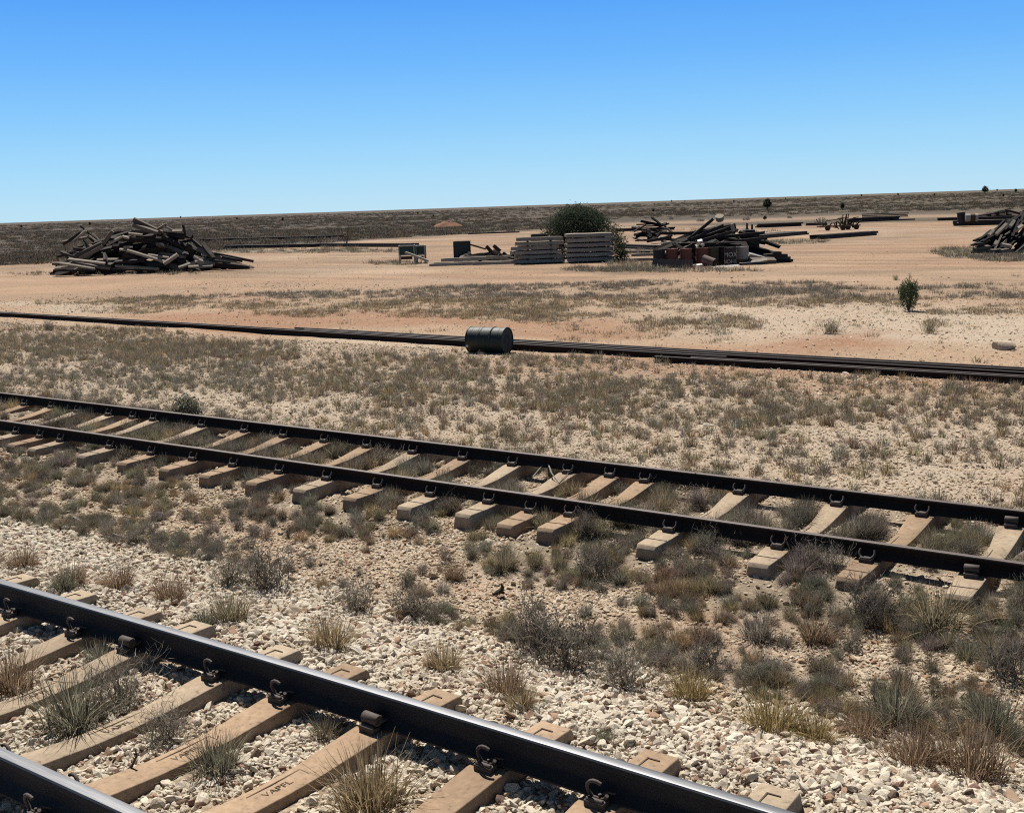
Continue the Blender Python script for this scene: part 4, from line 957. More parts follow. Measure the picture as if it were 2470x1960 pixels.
# green bins and boxes
def crate(px0, px1, py0, py1, dep, paint, label, legs=True, deep=.9):
    a = D(px0, py1, dep); b = D(px1, py1, dep); top = D((px0+px1)/2, py0, dep).z; w = (b-a).length; zb = max(0.0, 0.0); h = top-zb; ang = YAW
    c = (a+b)/2; c.z = zb; t = thing('crate', label, 'crate', c, (0, 0, ang)); fr = .06
    mb = MB()
    for x in (-w/2+fr/2, w/2-fr/2):
        for y in (fr/2, deep-fr/2): mb.box((x, y, h/2), (fr, fr, h))
    for y in (fr/2, deep-fr/2):
        mb.box((0, y, h-fr/2), (w-2*fr, fr-.004, fr)); mb.box((0, y, h*.5), (w-2*fr, fr-.004, fr*.8)) if legs else None
    for x in (-w/2+fr/2, w/2-fr/2): mb.box((x, deep/2, h-fr/2), (fr-.004, deep-2*fr, fr))
    put('frame', mb.mesh('frame', M['pale_paint'] if legs else M['drum_dark'], .006), t)
    z0 = h*.53 if legs else .05
    mb = MB(); mb.box((0, fr/2, (z0+h-fr)/2), (w-2*fr-.004, .02, h-fr-z0)); mb.box((0, deep-fr/2, (z0+h-fr)/2), (w-2*fr-.004, .02, h-fr-z0)); mb.box((-w/2+fr/2, deep/2, (z0+h-fr)/2), (.02, deep-2*fr-.004, h-fr-z0)); mb.box((w/2-fr/2, deep/2, (z0+h-fr)/2), (.02, deep-2*fr-.004, h-fr-z0))
    put('panel', mb.mesh('panel', M[paint]), t)
    if legs:
        mb = MB(); mb.box((0, .0, h*.36), (w*.7, .05, h*.16)); put('lower_rail', mb.mesh('lower_rail', M['rust_dark'], .004), t)
    return t
crate(962, 1001, 592, 628, 66.0, 'crate_green', 'wider green steel crate with pale frame, at the left end of the row')
crate(1003, 1026, 592, 622, 66.4, 'crate_green', 'narrower green steel crate with pale frame beside the wider one')
crate(1094, 1135, 582, 614, 65.6, 'crate_dark', 'dark green box standing behind the low row of sleepers', False, .8)
cd = crate(1282, 1322, 565, 600, 66.0, 'crate_dark', 'dark green box showing over the crooked stack of sleepers', False, 1.2)

def dark_scrap():
    gp = 'dark broken timber ends beside the crooked stack'
    heap([(1105, 618), (1140, 606), (1160, 602), (1195, 592), (1215, 600), (1232, 592), (1250, 612)], 620, 65.2, 1.6, 46, [.5, .7, .9, .4], .24, .2, ['timber_dark', 'timber_dark', 'timber'], 'dark broken timber end in the low black scrap heap', gp, 1.2, 'timber_offcut', 'timber', .7)
    pb((1135, 590), (1172, 601), 65.0, w=.12, h=.1, mat='timber_dark', label='dark pole sloping from the dark green box', group=gp, name='timber_pole')
    pb((1190, 592), (1207, 606), 64.4, w=.24, h=.2, mat='timber_dark', label='peaked dark timber offcut on the black scrap heap', group=gp, name='timber_offcut')
dark_scrap()

# drum-row surroundings
def drum_yard():
    gp = 'scrap around the drum row'
    a = D(1574, 648, 53.6); b = D(1672, 649, 53.4); L = (b-a).length; t = put('steel_sheet', None, None)
    bpy.data.objects.remove(t); mb = MB()
    n = 14; vs = []; fs = []
    for i in range(n+1):
        x = -L/2+L*i/n; y = .03*math.sin(i*1.7)
        vs += [(x, y, 0), (x, y+.012, 0), (x, y+.05+.02*math.sin(i), .47-.10*(i/n)+.03*math.sin(i*2.3)), (x, y+.062+.02*math.sin(i), .47-.10*(i/n)+.03*math.sin(i*2.3))]
    for i in range(n):
        o = i*4
        for p, q in ((0, 1), (1, 3), (3, 2), (2, 0)): fs.append((o+p, o+q, o+4+q, o+4+p))
    fs += [(0, 2, 3, 1), (n*4, n*4+1, n*4+3, n*4+2)]; mb.add(vs, fs); c = (a+b)/2; c.z = 0
    tag(put('steel_sheet', mb.mesh('steel_sheet', M['sheet']), None, c, (0, 0, math.atan2(b.y-a.y, b.x-a.x))), 'bent grey steel sheet standing in front of the left drums', 'sheet')
    # rusty length of pipe fallen in front
    p = D(1698, 624, 53.5); q = D(1725, 634, 53.0); mb = MB(); L = (q-p).length; mb.tube([(-L/2, 0, 0), (L/2, 0, 0)], .19, 18, cap=False); mb.tube([(L/2, 0, 0), (-L/2, 0, 0)], .17, 18, cap=False); d = q-p
    tag(put('rusty_pipe', mb.mesh('rusty_pipe', M['pipe_rust'], smooth=40), None, (p+q)/2, (0, -math.asin(d.z/L), math.atan2(d.y, d.x))), 'short rusty pipe lying aslant before the dark red drum', 'pipe')
    pb((1722, 649), (1786, 643), 52.4, 52.9, w=.5, h=.10, mat='pale_paint', label='pale board lying on the ground before the lettered drum', group=gp, name='board', cat='board')
    pb((1680, 640), (1694, 638), 53.3, w=.2, h=.05, mat='white', label='small white board scrap at the foot of the drums', group=gp, name='board', cat='board')
    pb((1785, 640), (1835, 636), 54.0, w=.5, h=.25, mat='blue', label='dull blue bundle lying right of the lettered drum', group=gp, name='tarpaulin_bundle', cat='bundle')
    pb((1806, 613), (1845, 622), 56.0, w=.4, h=.14, mat='pale_paint', label='pale slab tilted against the post right of drums', group=gp, name='timber_block', cat='block')
    pb((1808, 630), (1870, 628), 54.4, w=.5, h=.2, mat='timber', label='grey timber lying right of the drum row, front one', group=gp)
    pb((1800, 636), (1850, 626), 54.0, w=.3, h=.12, mat='timber_pale', label='pale plank lying right of the drum row', group=gp, name='plank', cat='plank')
    # stacked dark slabs at the right end
    for i, (x0, x1, y, m) in enumerate([(1848, 1908, 627, 'timber_dark'), (1850, 1902, 621, 'crate_dark'), (1846, 1896, 615, 'timber_dark'), (1862, 1882, 609, 'timber_dark')]):
        pb((x0, y), (x1, y), 55.5-.1*i, w=1.0-.12*i, h=.13, mat=m, label=['dark slab at the bottom of the small stack right of drums', 'greenish black slab second from the bottom of the small stack', 'dark slab third from the bottom of the small stack', 'short dark slab topmost of the small stack'][i], group='small stack of dark slabs', name='timber_block', cat='block')
    # dark green cabinet and posts behind the white drum
    c = D(1817, 612, 57.5); c.z = 0; t = thing('steel_locker', 'narrow dark green locker standing behind the whitish drum', 'locker', c, (0, 0, YAW)); h = D(1817, 564, 57.5).z
    mb = MB(); mb.box((0, 0, h/2), (.52, .45, h)); put('body', mb.mesh('body', M['crate_dark'], .01), t); mb = MB(); mb.box((-.07, -.234, h/2), (.30, .014, h*.92)); put('door', mb.mesh('door', M['crate_green'], .004), t)
    for x, y0, y1, m, lab in [(1802, 612, 538, 'timber', 'thin grey post standing behind the whitish drum'), (1814, 612, 541, 'timber_dark', 'dark post beside the thin grey one'), (1799, 575, 552, 'timber_dark', 'stubby dark post on the timber pile, near the grey post')]:
        pb((x, y0), (x, y1), 58.2, w=.10, h=.10, mat=m, label=lab, group='posts behind the drums', name='post', cat='post')
    c = D(1808, 561, 57.4); mb = MB(); mb.box((0, 0, 0), (.5, .4, .28)); tag(put('junction_box', mb.mesh('junction_box', M['drum_dark'], .03, 2), None, c, (0, 0, YAW)), 'small dark box fixed on the posts behind the drums', 'box')
    # dark pile behind and on top of the drums
    g2 = 'dark timbers piled behind the drums'
    heap([(1618, 590), (1630, 574), (1650, 566), (1690, 556), (1730, 545), (1760, 540), (1810, 562), (1850, 570)], 620, 59.0, 5.0, 80, [2.0, 2.4, 2.6, 1.8], .22, .14, ['timber_dark', 'timber_dark', 'timber_black'], 'dark timber in the long pile behind the drum row', g2, .35, 'timber_baulk', tilt=.12)
    for i, (a, b, m, lab) in enumerate([((1590, 563), (1690, 562), 'timber_dark', 'dark timber jutting out left at the top of the drum pile'), ((1660, 578), (1720, 528), 'timber_dark', 'steepest dark timber leaning up on the drum pile'), ((1668, 577), (1745, 543), 'timber_dark', 'dark timber second in the leaning fan on the drum pile'),
                                        ((1680, 578), (1762, 548), 'timber_dark', 'dark timber third in the leaning fan on the drum pile'), ((1690, 581), (1775, 556), 'timber_dark', 'lowest dark timber of the leaning fan on the drum pile'), ((1700, 590), (1850, 574), 'timber_dark', 'long dark timber along the lower front of the drum pile'),
                                        ((1735, 573), (1845, 561), 'timber_dark', 'long dark timber higher on the right of the drum pile'), ((1560, 582), (1620, 572), 'timber_dark', 'dark timber trailing out at the left of the drum pile'), ((1770, 558), (1765, 540), 'timber_pale', 'small pale timber end near the top of the drum pile')]):
        pb(a, b, 57.0-.2*(i % 3), w=.22, h=.16, mat=m, label=lab, group=g2, name='timber_baulk')
    pb((1572, 588), (1620, 584), 55.6, w=.6, h=.03, mat='sheet', label='dark sheet lying over the tops of the left drums', group=gp, name='steel_sheet', cat='sheet')
    pb((1640, 586), (1800, 584), 55.4, w=.5, h=.04, mat='timber_dark', label='long dark board lying over the drum tops', group=gp, name='board', cat='board')
    pb((1683, 583), (1694, 580), 55.0, w=.3, h=.08, mat='white', label='small white lump on the board over the drums', group=gp, name='board', cat='board')
    c = D(1736, 526, 60); mb = MB(); mb.lathe([(.0, -.13), (.20, -.13), (.23, .09), (.24, .10), (.21, .13), (.0, .13)], 14, cap=False); tag(put('bucket', mb.mesh('bucket', M['concrete_grey'], smooth=40), None, c, (.5, .2, 0)), 'pale rounded bucket on top of the drum pile', 'bucket')
    heap([(1740, 545), (1780, 536), (1815, 545)], 560, 62.5, 2.0, 22, [.6, .9, .4], .22, .18, ['timber', 'timber_pale', 'timber_dark', 'pale_paint'], 'broken pale and dark scrap piece near the bucket', 'scrap near the bucket', 1.2, 'scrap_piece', 'scrap', .6)
    pb((1535, 652), (1548, 645), 53.4, w=.35, h=.2, mat='timber_dark', label='dark stump like offcut on the ground left of the drums', group=gp, name='timber_offcut')
    pb((1526, 654), (1545, 653), 53.2, w=.35, h=.12, mat='timber', label='grey offcut under the stump like one left of drums', group=gp, name='timber_offcut')
drum_yard()

# ------------------------------------------------------------------ bundles of rail and timber farther out
YR = {}
def bundle(p0, p1, n, layers, label, group, sp=.16, mat='yardrail', jit=.35, name='stacked_rail', timber=False, hh=.16):
    """n members side by side, 'layers' high; front line given on the ground"""
    a = G(*p0); b = G(*p1); d = (b-a); L = d.length; u = d/L; side = Vector((-u.y, u.x, 0)); 
    if side.dot(Vector(Fh)) < 0: side = -side
    key = (round(L, 1), mat, timber)
    if key not in YR:
        if timber: mb = MB(); mb.box((0, 0, .07), (L, .24, .14)); YR[key] = mb.mesh('timber', M[mat], .01)
        else: YR[key] = yard_rail_mesh(L, M[mat])
    for l in range(layers):
        for k in range(n-l//2):
            c = (a+b)/2+side*(k*sp+(l % 2)*sp*.4)+u*random.gauss(0, jit*L*.06); c.z = .02+l*hh
            tag(put(name, YR[key], None, c, (0, 0, math.atan2(u.y, u.x)+random.gauss(0, .004))), label, 'timber' if timber else 'rail', group)
bundle((490, 583), (820, 574), 5, 2, 'rusty rail in the farther long bundle right of the tall heap', 'rails in the farther long bundle')
bundle((543, 601), (760, 597), 5, 2, 'rusty rail in the nearer bundle, left section, by the weeds', 'rails in the nearer bundle, left section')
bundle((735, 596), (985, 597), 5, 2, 'rusty rail in the nearer bundle, right section, by the weeds', 'rails in the nearer bundle, right section')
bundle((1128, 566), (1246, 562), 2, 1, 'thin dark rail lying alone on bare ground left of the big bush', 'thin rails left of the big bush', jit=.8)
bundle((1488, 559), (1625, 555), 5, 2, 'dark rail in the bundle right of the big bush', 'rails in the bundle right of the big bush')
bundle((1490, 600), (1580, 604), 4, 2, 'rail lying between the neat stack and the drum row', 'rails between stack and drums', hh=.14)
bundle((1500, 612), (1578, 612), 3, 1, 'low rail nearest the neat stack, left of the drums', 'low rails left of the drums')
bundle((1842, 576), (1950, 566), 8, 2, 'dark timber in the bundle right of the drum pile', 'timbers right of the drum pile', .24, 'timber_dark', .6, 'bundled_timber', True, .14)
bundle((1838, 550), (1932, 546), 6, 3, 'dark timber in the low bundle behind the drum pile', 'timbers in the low bundle behind the drum pile', .24, 'timber_dark', .4, 'bundled_timber', True, .14)
bundle((1986, 578), (2120, 568), 7, 2, 'dark rail in the lone bundle on the bare yard', 'rails in the lone bundle on the bare yard', .16, 'yardrail', .8)
bundle((1945, 545), (1990, 544), 4, 2, 'dark timber in the small bundle left of the machinery', 'timbers left of the machinery', .24, 'rust_dark', .3, 'bundled_timber', True, .14)
bundle((2056, 537), (2170, 532), 4, 3, 'rail in the bundle right of the rusty machinery', 'rails right of the machinery', .3, 'yardrail', .2)
bundle((2080, 526), (2190, 523), 4, 3, 'timber in the raised bundle behind the rusty machinery', 'timbers behind the machinery', .26, 'timber', .2, 'bundled_timber', True, .2)
bundle((2160, 533), (2207, 531), 2, 1, 'short rail end trailing right of the machinery bundle', 'rail ends right of the machinery bundle')
bundle((2262, 533), (2480, 528), 3, 2, 'long rail in the farther bundle at the right edge', 'rails in the farther bundle at the right edge')
bundle((2303, 546), (2500, 541), 5, 3, 'long rail in the nearer bundle at the right edge', 'rails in the nearer bundle at the right edge')

def scrap_far():
    heap([(1540, 548), (1560, 535), (1572, 530), (1600, 535), (1618, 545)], 556, 93, 4.0, 40, [.8, 1.2, 1.5], .17, .12, ['timber_dark', 'timber_black'], 'dark timber in the spiky heap right of the big bush', 'timbers of the spiky heap', .8, 'timber_pole', tilt=.32)
    heap([(2352, 526), (2380, 512), (2420, 508), (2455, 514), (2500, 524)], 528, 132, 6.0, 40, [2.4, 3.0], .34, .26, ['rust_dark', 'timber_dark'], 'rusty brown timber in the broad heap at the right edge', 'timbers of the broad heap at right', .6, 'timber_pole', tilt=.2)
    # near right pile of rails, stacked ends to the viewer
    gp = 'rails of the dark pile cut by the right edge'; ang = YAW+R(48)
    for i in range(120):
        px = random.uniform(2362, 2500); prof = float(np.interp(px, [2358, 2372, 2400, 2430, 2475, 2500], [598, 570, 552, 535, 520, 516])); base = 606
        py = prof+(base-prof)*random.random()**1.25; dep = 57.5+random.uniform(-1.2, 2.0)+(base-py)*.03; c = D(px, py, dep); c.z = max(c.z, .12)
        a = ang+random.gauss(0, .12); el = .27+random.gauss(0, .09); ln = random.choice([1.6, 2.2, 2.6]); d = Vector((math.cos(a)*math.cos(el), math.sin(a)*math.cos(el), math.sin(el)))
        lo = c.z-d.z*ln/2
        if lo < .06: c.z += .06-lo
        beam(c-d*ln/2, c+d*ln/2, .12, .09, random.choice(['timber_black']*7+['timber_dark']), 'dark timber end in the steep black pile at the right edge', gp, 'timber_baulk', roll=random.uniform(-.3, .3))
    for a, b, m, lab in [((2355, 590), (2372, 588), 'timber_dark', 'dark flat timber jutting from the foot of the black pile'), ((2350, 600), (2385, 595), 'timber', 'grey timber lying at the left foot of the black pile'), ((2350, 606), (2435, 604), 'timber', 'grey plank along the ground before the black pile'),
                         ((2415, 590), (2438, 594), 'timber_pale', 'paler flat timber in front of the black pile'), ((2412, 606), (2434, 604), 'timber', 'grey block under the paler flat timber'), ((2398, 592), (2404, 582), 'timber_pale', 'pale upright stub at the black pile'), ((2402, 566), (2428, 540), 'timber_pale', 'lit timber lying along the left slope of the black pile'),
                         ((2385, 568), (2396, 556), 'timber_pale', 'short lit timber on the left slope of the black pile'), ((2436, 547), (2446, 533), 'timber_pale', 'short lit timber near the top of the black pile'), ((2448, 556), (2466, 544), 'timber_pale', 'lit timber end on the upper face of the black pile')]:
        pb(a, b, 55.6, 55.9, w=.22, h=.16, mat=m, label=lab, group='single timbers at the black pile', name='timber_baulk')
    # upright tank and pipe lying on the right-hand bundle
    c = D(2320, 538, 101); mb = MB(); mb.lathe([(0, 0), (.42, 0), (.42, .04), (.37, .08), (.34, .82), (.37, .86), (.37, .92), (0, .92)], 16, cap=False); c.z = .38
    tag(put('tank', mb.mesh('tank', M['drum_dark'], smooth=35), None, c, (.06, -.1, 0)), 'dark upright tank standing on the rails at right', 'tank')
    p = D(2328, 533, 100.4); q = D(2358, 533, 100.2); L = (q-p).length; mb = MB(); mb.tube([(-L/2, 0, 0), (L/2, 0, 0)], .33, 18)
    t = thing('pipe', 'pale pipe with brown band lying beside the upright tank', 'pipe', (p+q)/2, (0, 0, math.atan2((q-p).y, (q-p).x))); t.location.z = .8
    put('pipe_body', mb.mesh('pipe_body', M['pale_paint'], smooth=40), t); mb = MB(); mb.tube([(-.12, 0, 0), (.28, 0, 0)], .337, 18); put('band', mb.mesh('band', M['rust_dark'], smooth=40), t)
    # rusty machinery
    def machine(px, py, dep, label, s=1.0, kind=0):
        c = D(px, py, dep); c.z = 0; t = thing('farm_machine', label, 'machinery', c, (0, 0, YAW), None); t.scale = (.72, .72, .72); mb = MB()
        for y in (-.6, .6): mb.tube([(-2.0*s, y, .55), (1.9*s, y, .55)], .08, 6)
        for x in (-1.9, -.9, .1, 1.0, 1.8): mb.tube([(x*s, -.6, .55), (x*s, .6, .55)], .07, 6)
        put('frame', mb.mesh('frame', M['rust_dark']), t)
        for x in (-1.0, .9):
            mb = MB(); mb.tube([(x*s, -.8, .36), (x*s, -.66, .36)], .34, 16); put('wheel', mb.mesh('wheel', M['rust_dark']), t)
        mb = MB(); r = random.Random(int(px))
        for k in range(26):
            x = r.uniform(-1.2, 1.5)*s; y = r.uniform(-.6, .5); a = r.uniform(-.9, .9); L = r.uniform(.4, 1.2); mb.tube([(x, y, r.uniform(.15, .7)), (x+L*math.sin(a), y+r.uniform(-.2, .2), r.uniform(.5, 1.2))], r.uniform(.03, .08), 5)
        put('linkage', mb.mesh('linkage', M['rust_dark']), t)
        mb = MB()
        for x in ((.9, 1.35) if kind == 0 else (-1.4, -.9)): mb.tube([(x*s, -.3, .55), (x*s+.1, -.3, 2.0)], .06, 6)
        mb.tube([(.3*s, -.3, 1.5), (1.6*s, -.3, 1.55)], .05, 6); mb.tube([(-1.0*s, .2, 1.2), (1.2*s, .2, 1.45)], .06, 6); put('mast', mb.mesh('mast', M['rust_dark']), t)
        mb = MB(); r = random.Random(3)
        for k in range(16): a = r.uniform(.3, 2.6); mb.tube([(-1.6*s, r.uniform(-.5, .5), .7), (-1.6*s-1.1*math.cos(a)*.9, r.uniform(-.5, .5), .7+1.0*math.sin(a))], .03, 4)
        put('tines', mb.mesh('tines', M['timber']), t); return t
    machine(2012, 543, 103, 'rusty wheeled farm machine with tines and a mast on the far yard')
    machine(2052, 540, 104, 'smaller rusty frame with a bent upright beside the machinery', .55, 1)
    # red dirt mound
    c = G(1078, 549); mb = MB(); n = 28; m = 10; vs = []; fs = []
    for i in range(m+1):
        for k in range(n):
            a = 2*math.pi*k/n; rr = i/m; z = .95*(1-rr*rr)**1.1*(1+.35*math.sin(a*3+1)*rr)+.10*math.sin(a*5+rr*9)*(1-rr)+random.uniform(-.07, .07); vs.append((2.9*rr*math.cos(a), 2.1*rr*math.sin(a), z-.05))
    for i in range(m):
        for k in range(n): fs.append((i*n+k, i*n+(k+1) % n, (i+1)*n+(k+1) % n, (i+1)*n+k))
    mb.add(vs, fs); o = put('terrain', mb.mesh('terrain', M['redsoil'], smooth=80), None, c, (0, 0, YAW)); o['kind'] = 'structure'
scrap_far()

# ------------------------------------------------------------------ shrubs and trees
def leaf_cloud(name, lobes, n, size, mat, seed, up=.3):
    """crown of many small leaf faces spread through overlapping lobes (centre, radii)"""
    r = np.random.default_rng(seed); wts = np.array([a*b*c for _, (a, b, c) in lobes]); wts /= wts.sum(); V = []; B = []
    idx = r.choice(len(lobes), n, p=wts); c = np.array([q[0] for q in lobes])[idx]; rad = np.array([q[1] for q in lobes])[idx]
    d = r.normal(size=(n, 3)); d /= np.linalg.norm(d, axis=1)[:, None]; q = r.random(n)**.28*(1+.10*r.normal(size=n)); p = c+d*rad*q[:, None]; p[:, 2] = np.maximum(p[:, 2], .02)
    a = r.normal(size=(n, 3)); a[:, 2] += up; a /= np.linalg.norm(a, axis=1)[:, None]; b = np.cross(a, r.normal(size=(n, 3))); b /= np.linalg.norm(b, axis=1)[:, None]
    L = size*r.uniform(.6, 1.4, n)[:, None]; W = L*.33
    v = np.stack([p-a*L/2, p+b*W/2, p+a*L/2, p-b*W/2], 1).reshape(-1, 3); F = np.arange(n*4).reshape(-1, 4)
    me = bpy.data.meshes.new(name); me.vertices.add(len(v)); me.vertices.foreach_set('co', v.ravel().astype(np.float32)); me.loops.add(F.size); me.loops.foreach_set('vertex_index', F.ravel().astype(np.int32))
    me.polygons.add(n); me.polygons.foreach_set('loop_start', np.arange(0, n*4, 4, dtype=np.int32)); me.update(); me.validate()
    cl = fbm(p[:, 0]*2.2/max(rad.max(), .2), p[:, 1]*2.2/max(rad.max(), .2)+p[:, 2]*1.7, seed, 3)
    at = me.attributes.new('bl', 'FLOAT', 'POINT'); at.data.foreach_set('value', np.repeat(np.clip(.15+.5*cl+.35*r.random(n), 0, 1), 4).astype(np.float32)); me.materials.append(mat); return me
def trunk_mesh(h, r, n, seed, spread):
    q = random.Random(seed); mb = MB()
    for k in range(n):
        a = q.uniform(0, 6.28); x = math.cos(a)*spread; y = math.sin(a)*spread; mb.tube([(0, 0, -.1), (x*.25, y*.25, h*.35), (x*.7, y*.7, h*.7), (x, y, h)], [r, r*.8, r*.5, r*.2], 6)
    return mb.mesh('trunk', M['bark'], smooth=60)
def big_bush():
    dep = 67.5; c = D(1395, 600, dep); c.z = 0; t = thing('bush', 'big dark green domed bush behind the concrete sleeper stacks', 'bush', c, (0, 0, YAW)); t.scale = (1.10, 1.05, .97)
    L = [((0, 0, 1.6), (1.85, 1.7, 1.5)), ((.0, 0, 1.9), (1.5, 1.4, 1.2)), ((-.2, 0, 2.35), (1.05, 1.0, .85)), ((.55, 0, 2.2), (.9, .9, .8)), ((-1.25, 0, 1.4), (.75, .8, .8)), ((-1.75, -.2, 1.0), (.55, .6, .75)), ((1.35, 0, 1.45), (.8, .8, .85)), ((1.95, -.1, 1.15), (.55, .6, .85)), ((2.25, -.5, .7), (.4, .5, .75)), ((0, 0, 2.85), (.5, .5, .38)), ((0, 0, .8), (1.7, 1.5, .8))]
    put('crown', leaf_cloud('crown', L, 30000, .12, M['g_bush'], 5), t); put('trunk', trunk_mesh(1.9, .11, 8, 3, 1.1), t)
    c = D(1497, 628, 60.6); c.z = 0; t = thing('shrub', 'green shrub growing at the right side of the neat stack', 'shrub', c)
    put('crown', leaf_cloud('crown', [((0, 0, .55), (.36, .4, .6)), ((-.3, .2, 1.0), (.3, .35, .5)), ((.1, 0, .25), (.45, .4, .3))], 1500, .10, M['g_darkgreen'], 9), t); put('trunk', trunk_mesh(.8, .04, 5, 4, .25), t)
big_bush()
def plants():
    # dark green shrub at right, standing alone
    p = G(2191, 752); t = thing('shrub', 'bushy green shrub standing alone on the pale ground at right', 'shrub', (p.x, p.y, 0)); t.scale = (.88, .88, 1.14)
    put('crown', leaf_cloud('crown', [((0, 0, .36), (.30, .28, .34)), ((-.08, 0, .55), (.22, .2, .22)), ((.10, .02, .52), (.2, .2, .22)), ((0, 0, .74), (.07, .07, .16)), ((.18, 0, .6), (.1, .1, .14)), ((-.2, 0, .45), (.14, .14, .2))], 2600, .06, M['g_green'], 21, .9), t); put('trunk', trunk_mesh(.6, .016, 12, 8, .22), t)
    # small bush growing through the far track
    p = G(452, 1020, .1); t = thing('shrub', 'small dark bush growing against the far rail at left', 'shrub', (p.x, p.y, .02))
    put('crown', leaf_cloud('crown', [((0, 0, .22), (.24, .22, .24)), ((-.08, 0, .34), (.16, .16, .16)), ((.08, 0, .36), (.15, .15, .16))], 2200, .05, M['g_greygreen'], 22, .9), t); put('trunk', trunk_mesh(.35, .01, 10, 9, .18), t)
    for px, py, s, m, lab in [(2005, 806, 1.0, 'greygreen', 'pale sparse plant on the pale ground right of centre'), (2243, 805, .95, 'olive', 'small thin plant below the green shrub at right'), (118, 800, .9, 'dark', 'small dark twiggy plant below the left end of stacked rails'), (2160, 660+18, .6, 'olive', 'tiny plant at the far edge of the bare yard')]:
        p = G(px, py); o = put('plant', TWIG_NEAR[len(lab) % 5], None, p, (0, 0, px), (s, s, s*1.15)); o.material_slots[0].link = 'OBJECT'; o.material_slots[0].material = M['g_'+m]; tag(o, lab, 'plant')
    # far trees on the plain
    TR = leaf_cloud('crown', [((0, 0, 2.0), (1.0, 1.0, 1.2)), ((-.5, 0, 1.5), (.7, .7, .7)), ((.5, .1, 1.6), (.7, .7, .8)), ((0, 0, 2.8), (.5, .5, .5))], 900, .4, M['g_darkgreen'], 31); TK = trunk_mesh(1.8, .12, 4, 5, .5)
    FT = [(1851, 507, 26, 'upright dark tree on the plain behind the drum pile'), (2032, 507, 16, 'small round tree above the rusty machinery'), (1576, 513, 9, 'little dark tree on the plain right of the big bush'), (2376, 468, 18, 'round tree on the horizon at right'), (2450, 466, 10, 'reddish small tree on the horizon near the right edge'),
          (1845, 532, 11, 'low shrubby tree in front of the upright dark one'), (2420, 476, 8, 'tiny tree below the horizon near the right edge'), (2405, 460, 5, 'tiny horizon tree right of the round one'), (2166, 472, 6, 'tiny tree on the horizon above the machinery bundle'), (2078, 475, 6, 'tiny tree on the horizon left of the round one'),
          (1620, 488, 5, 'tiny horizon tree right of the big bush, first'), (1652, 488, 4, 'tiny horizon tree right of the big bush, second'), (1770, 488, 5, 'tiny horizon tree above the drum pile'), (1895, 481, 4, 'tiny horizon tree right of the upright dark one'), (2254, 503-30, 6, 'tiny horizon tree between machinery and right edge'),
          (682, 534, 9, 'small dark tree on the plain left of centre'), (572, 531, 6, 'tiny dark tree on the plain right of the tall heap'), (1008, 517, 5, 'tiny tree near the horizon above the green crates'), (1046, 523, 5, 'tiny tree near the horizon above the red mound'), (1180, 507, 4, 'tiny tree near the horizon left of the big bush'), (1272, 503, 4, 'tiny tree at the horizon just left of the big bush'),
          (217, 545, 9, 'dark low tree behind the small timber heap'), (436, 526, 5, 'tiny tree on the horizon right of the tall heap'), (52, 550, 7, 'dark low tree at the left edge of the plain')]
    for i, (px, py, hp, lab) in enumerate(FT):
        py = max(py, 538-.0332*px+3.2); p = G(px, py); s = hp*depth_of(p)/2780/3.0; t = thing('tree', lab, 'tree', p, (0, 0, i*1.3), 'scattered trees on the plain'); t.scale = (s*random.uniform(.9, 1.25), s*1.0, s)
        put('crown', TR, t); put('trunk', TK, t)
    # saltbush on the plain
    SB = [leaf_cloud('saltbush', [((0, 0, .35), (.8, .8, .45)), ((.4, .1, .5), (.5, .5, .35)), ((-.5, 0, .3), (.5, .5, .35))], 260, .26, M['g_dark'], 41+i) for i in range(3)]
    spots = [(545,556,9),(660,544,7),(692,545,7),(713,541,8),(590,571,9),(612,573,10),(660,575,7),(734,570,9),(748,572,8),(763,569,8),(845,546,7),(895,551,10),(912,553,9),(934,553,9),(948,555,9),(960,556,10),(982,555,11),(1000,556,8),(1029,549,9),(1045,551,6),(1145,548,8),(1158,547,8),(1175,547,9),(1213,547,8),(1243,546,9),(1252,547,8),(1272,545,9),(1080,552,6),(920,565,5),(1000,530,6),
             (23,563,10),(48,567,9),(70,564,8),(104,602,10),(140,567,9),(165,565,9),(95,560,7),(300,560,7),(120,548,6),(250,550,6),(820,538,6),(870,541,6),(1100,530,5),(1620,530,6),(1690,535,8),(1800,532,8),(1905,527,6),(2115,514,6),(2135,515,8),(2240,497,4),(2300,500,5),(2190,505,4),(2350,485,4),(2050,497,4),(1980,505,5),(1930,512,5),(1480,520,4),(1740,520,4),(520,545,5),(470,552,6)]
    for i, (px, py, hp) in enumerate(spots):
        p = G(px, py); s = hp*depth_of(p)/2780/.8
        tag(put('saltbush', SB[i % 3], None, p, (0, 0, i*2.1), (s*1.15, s*1.15, s)), 'low dark saltbush dotted on the grey plain beyond the yard', 'shrub', 'saltbush dotted on the plain')
    # bare orange tree skeleton by the rails
    p = G(836, 596); t = thing('plant', 'tall bare reddish weed standing among the rail bundles', 'plant', p); q = random.Random(4); mb = MB()
    for k in range(9): a = q.uniform(0, 6.28); s = q.uniform(.2, 1.1); mb.tube([(0, 0, 0), (s*.4*math.cos(a), s*.4*math.sin(a), .9), (s*math.cos(a), s*math.sin(a), 1.9+q.uniform(-.5, .4))], [.02, .014, .006], 4)
    put('stem', mb.mesh('stem', M['rust']), t)
plants()

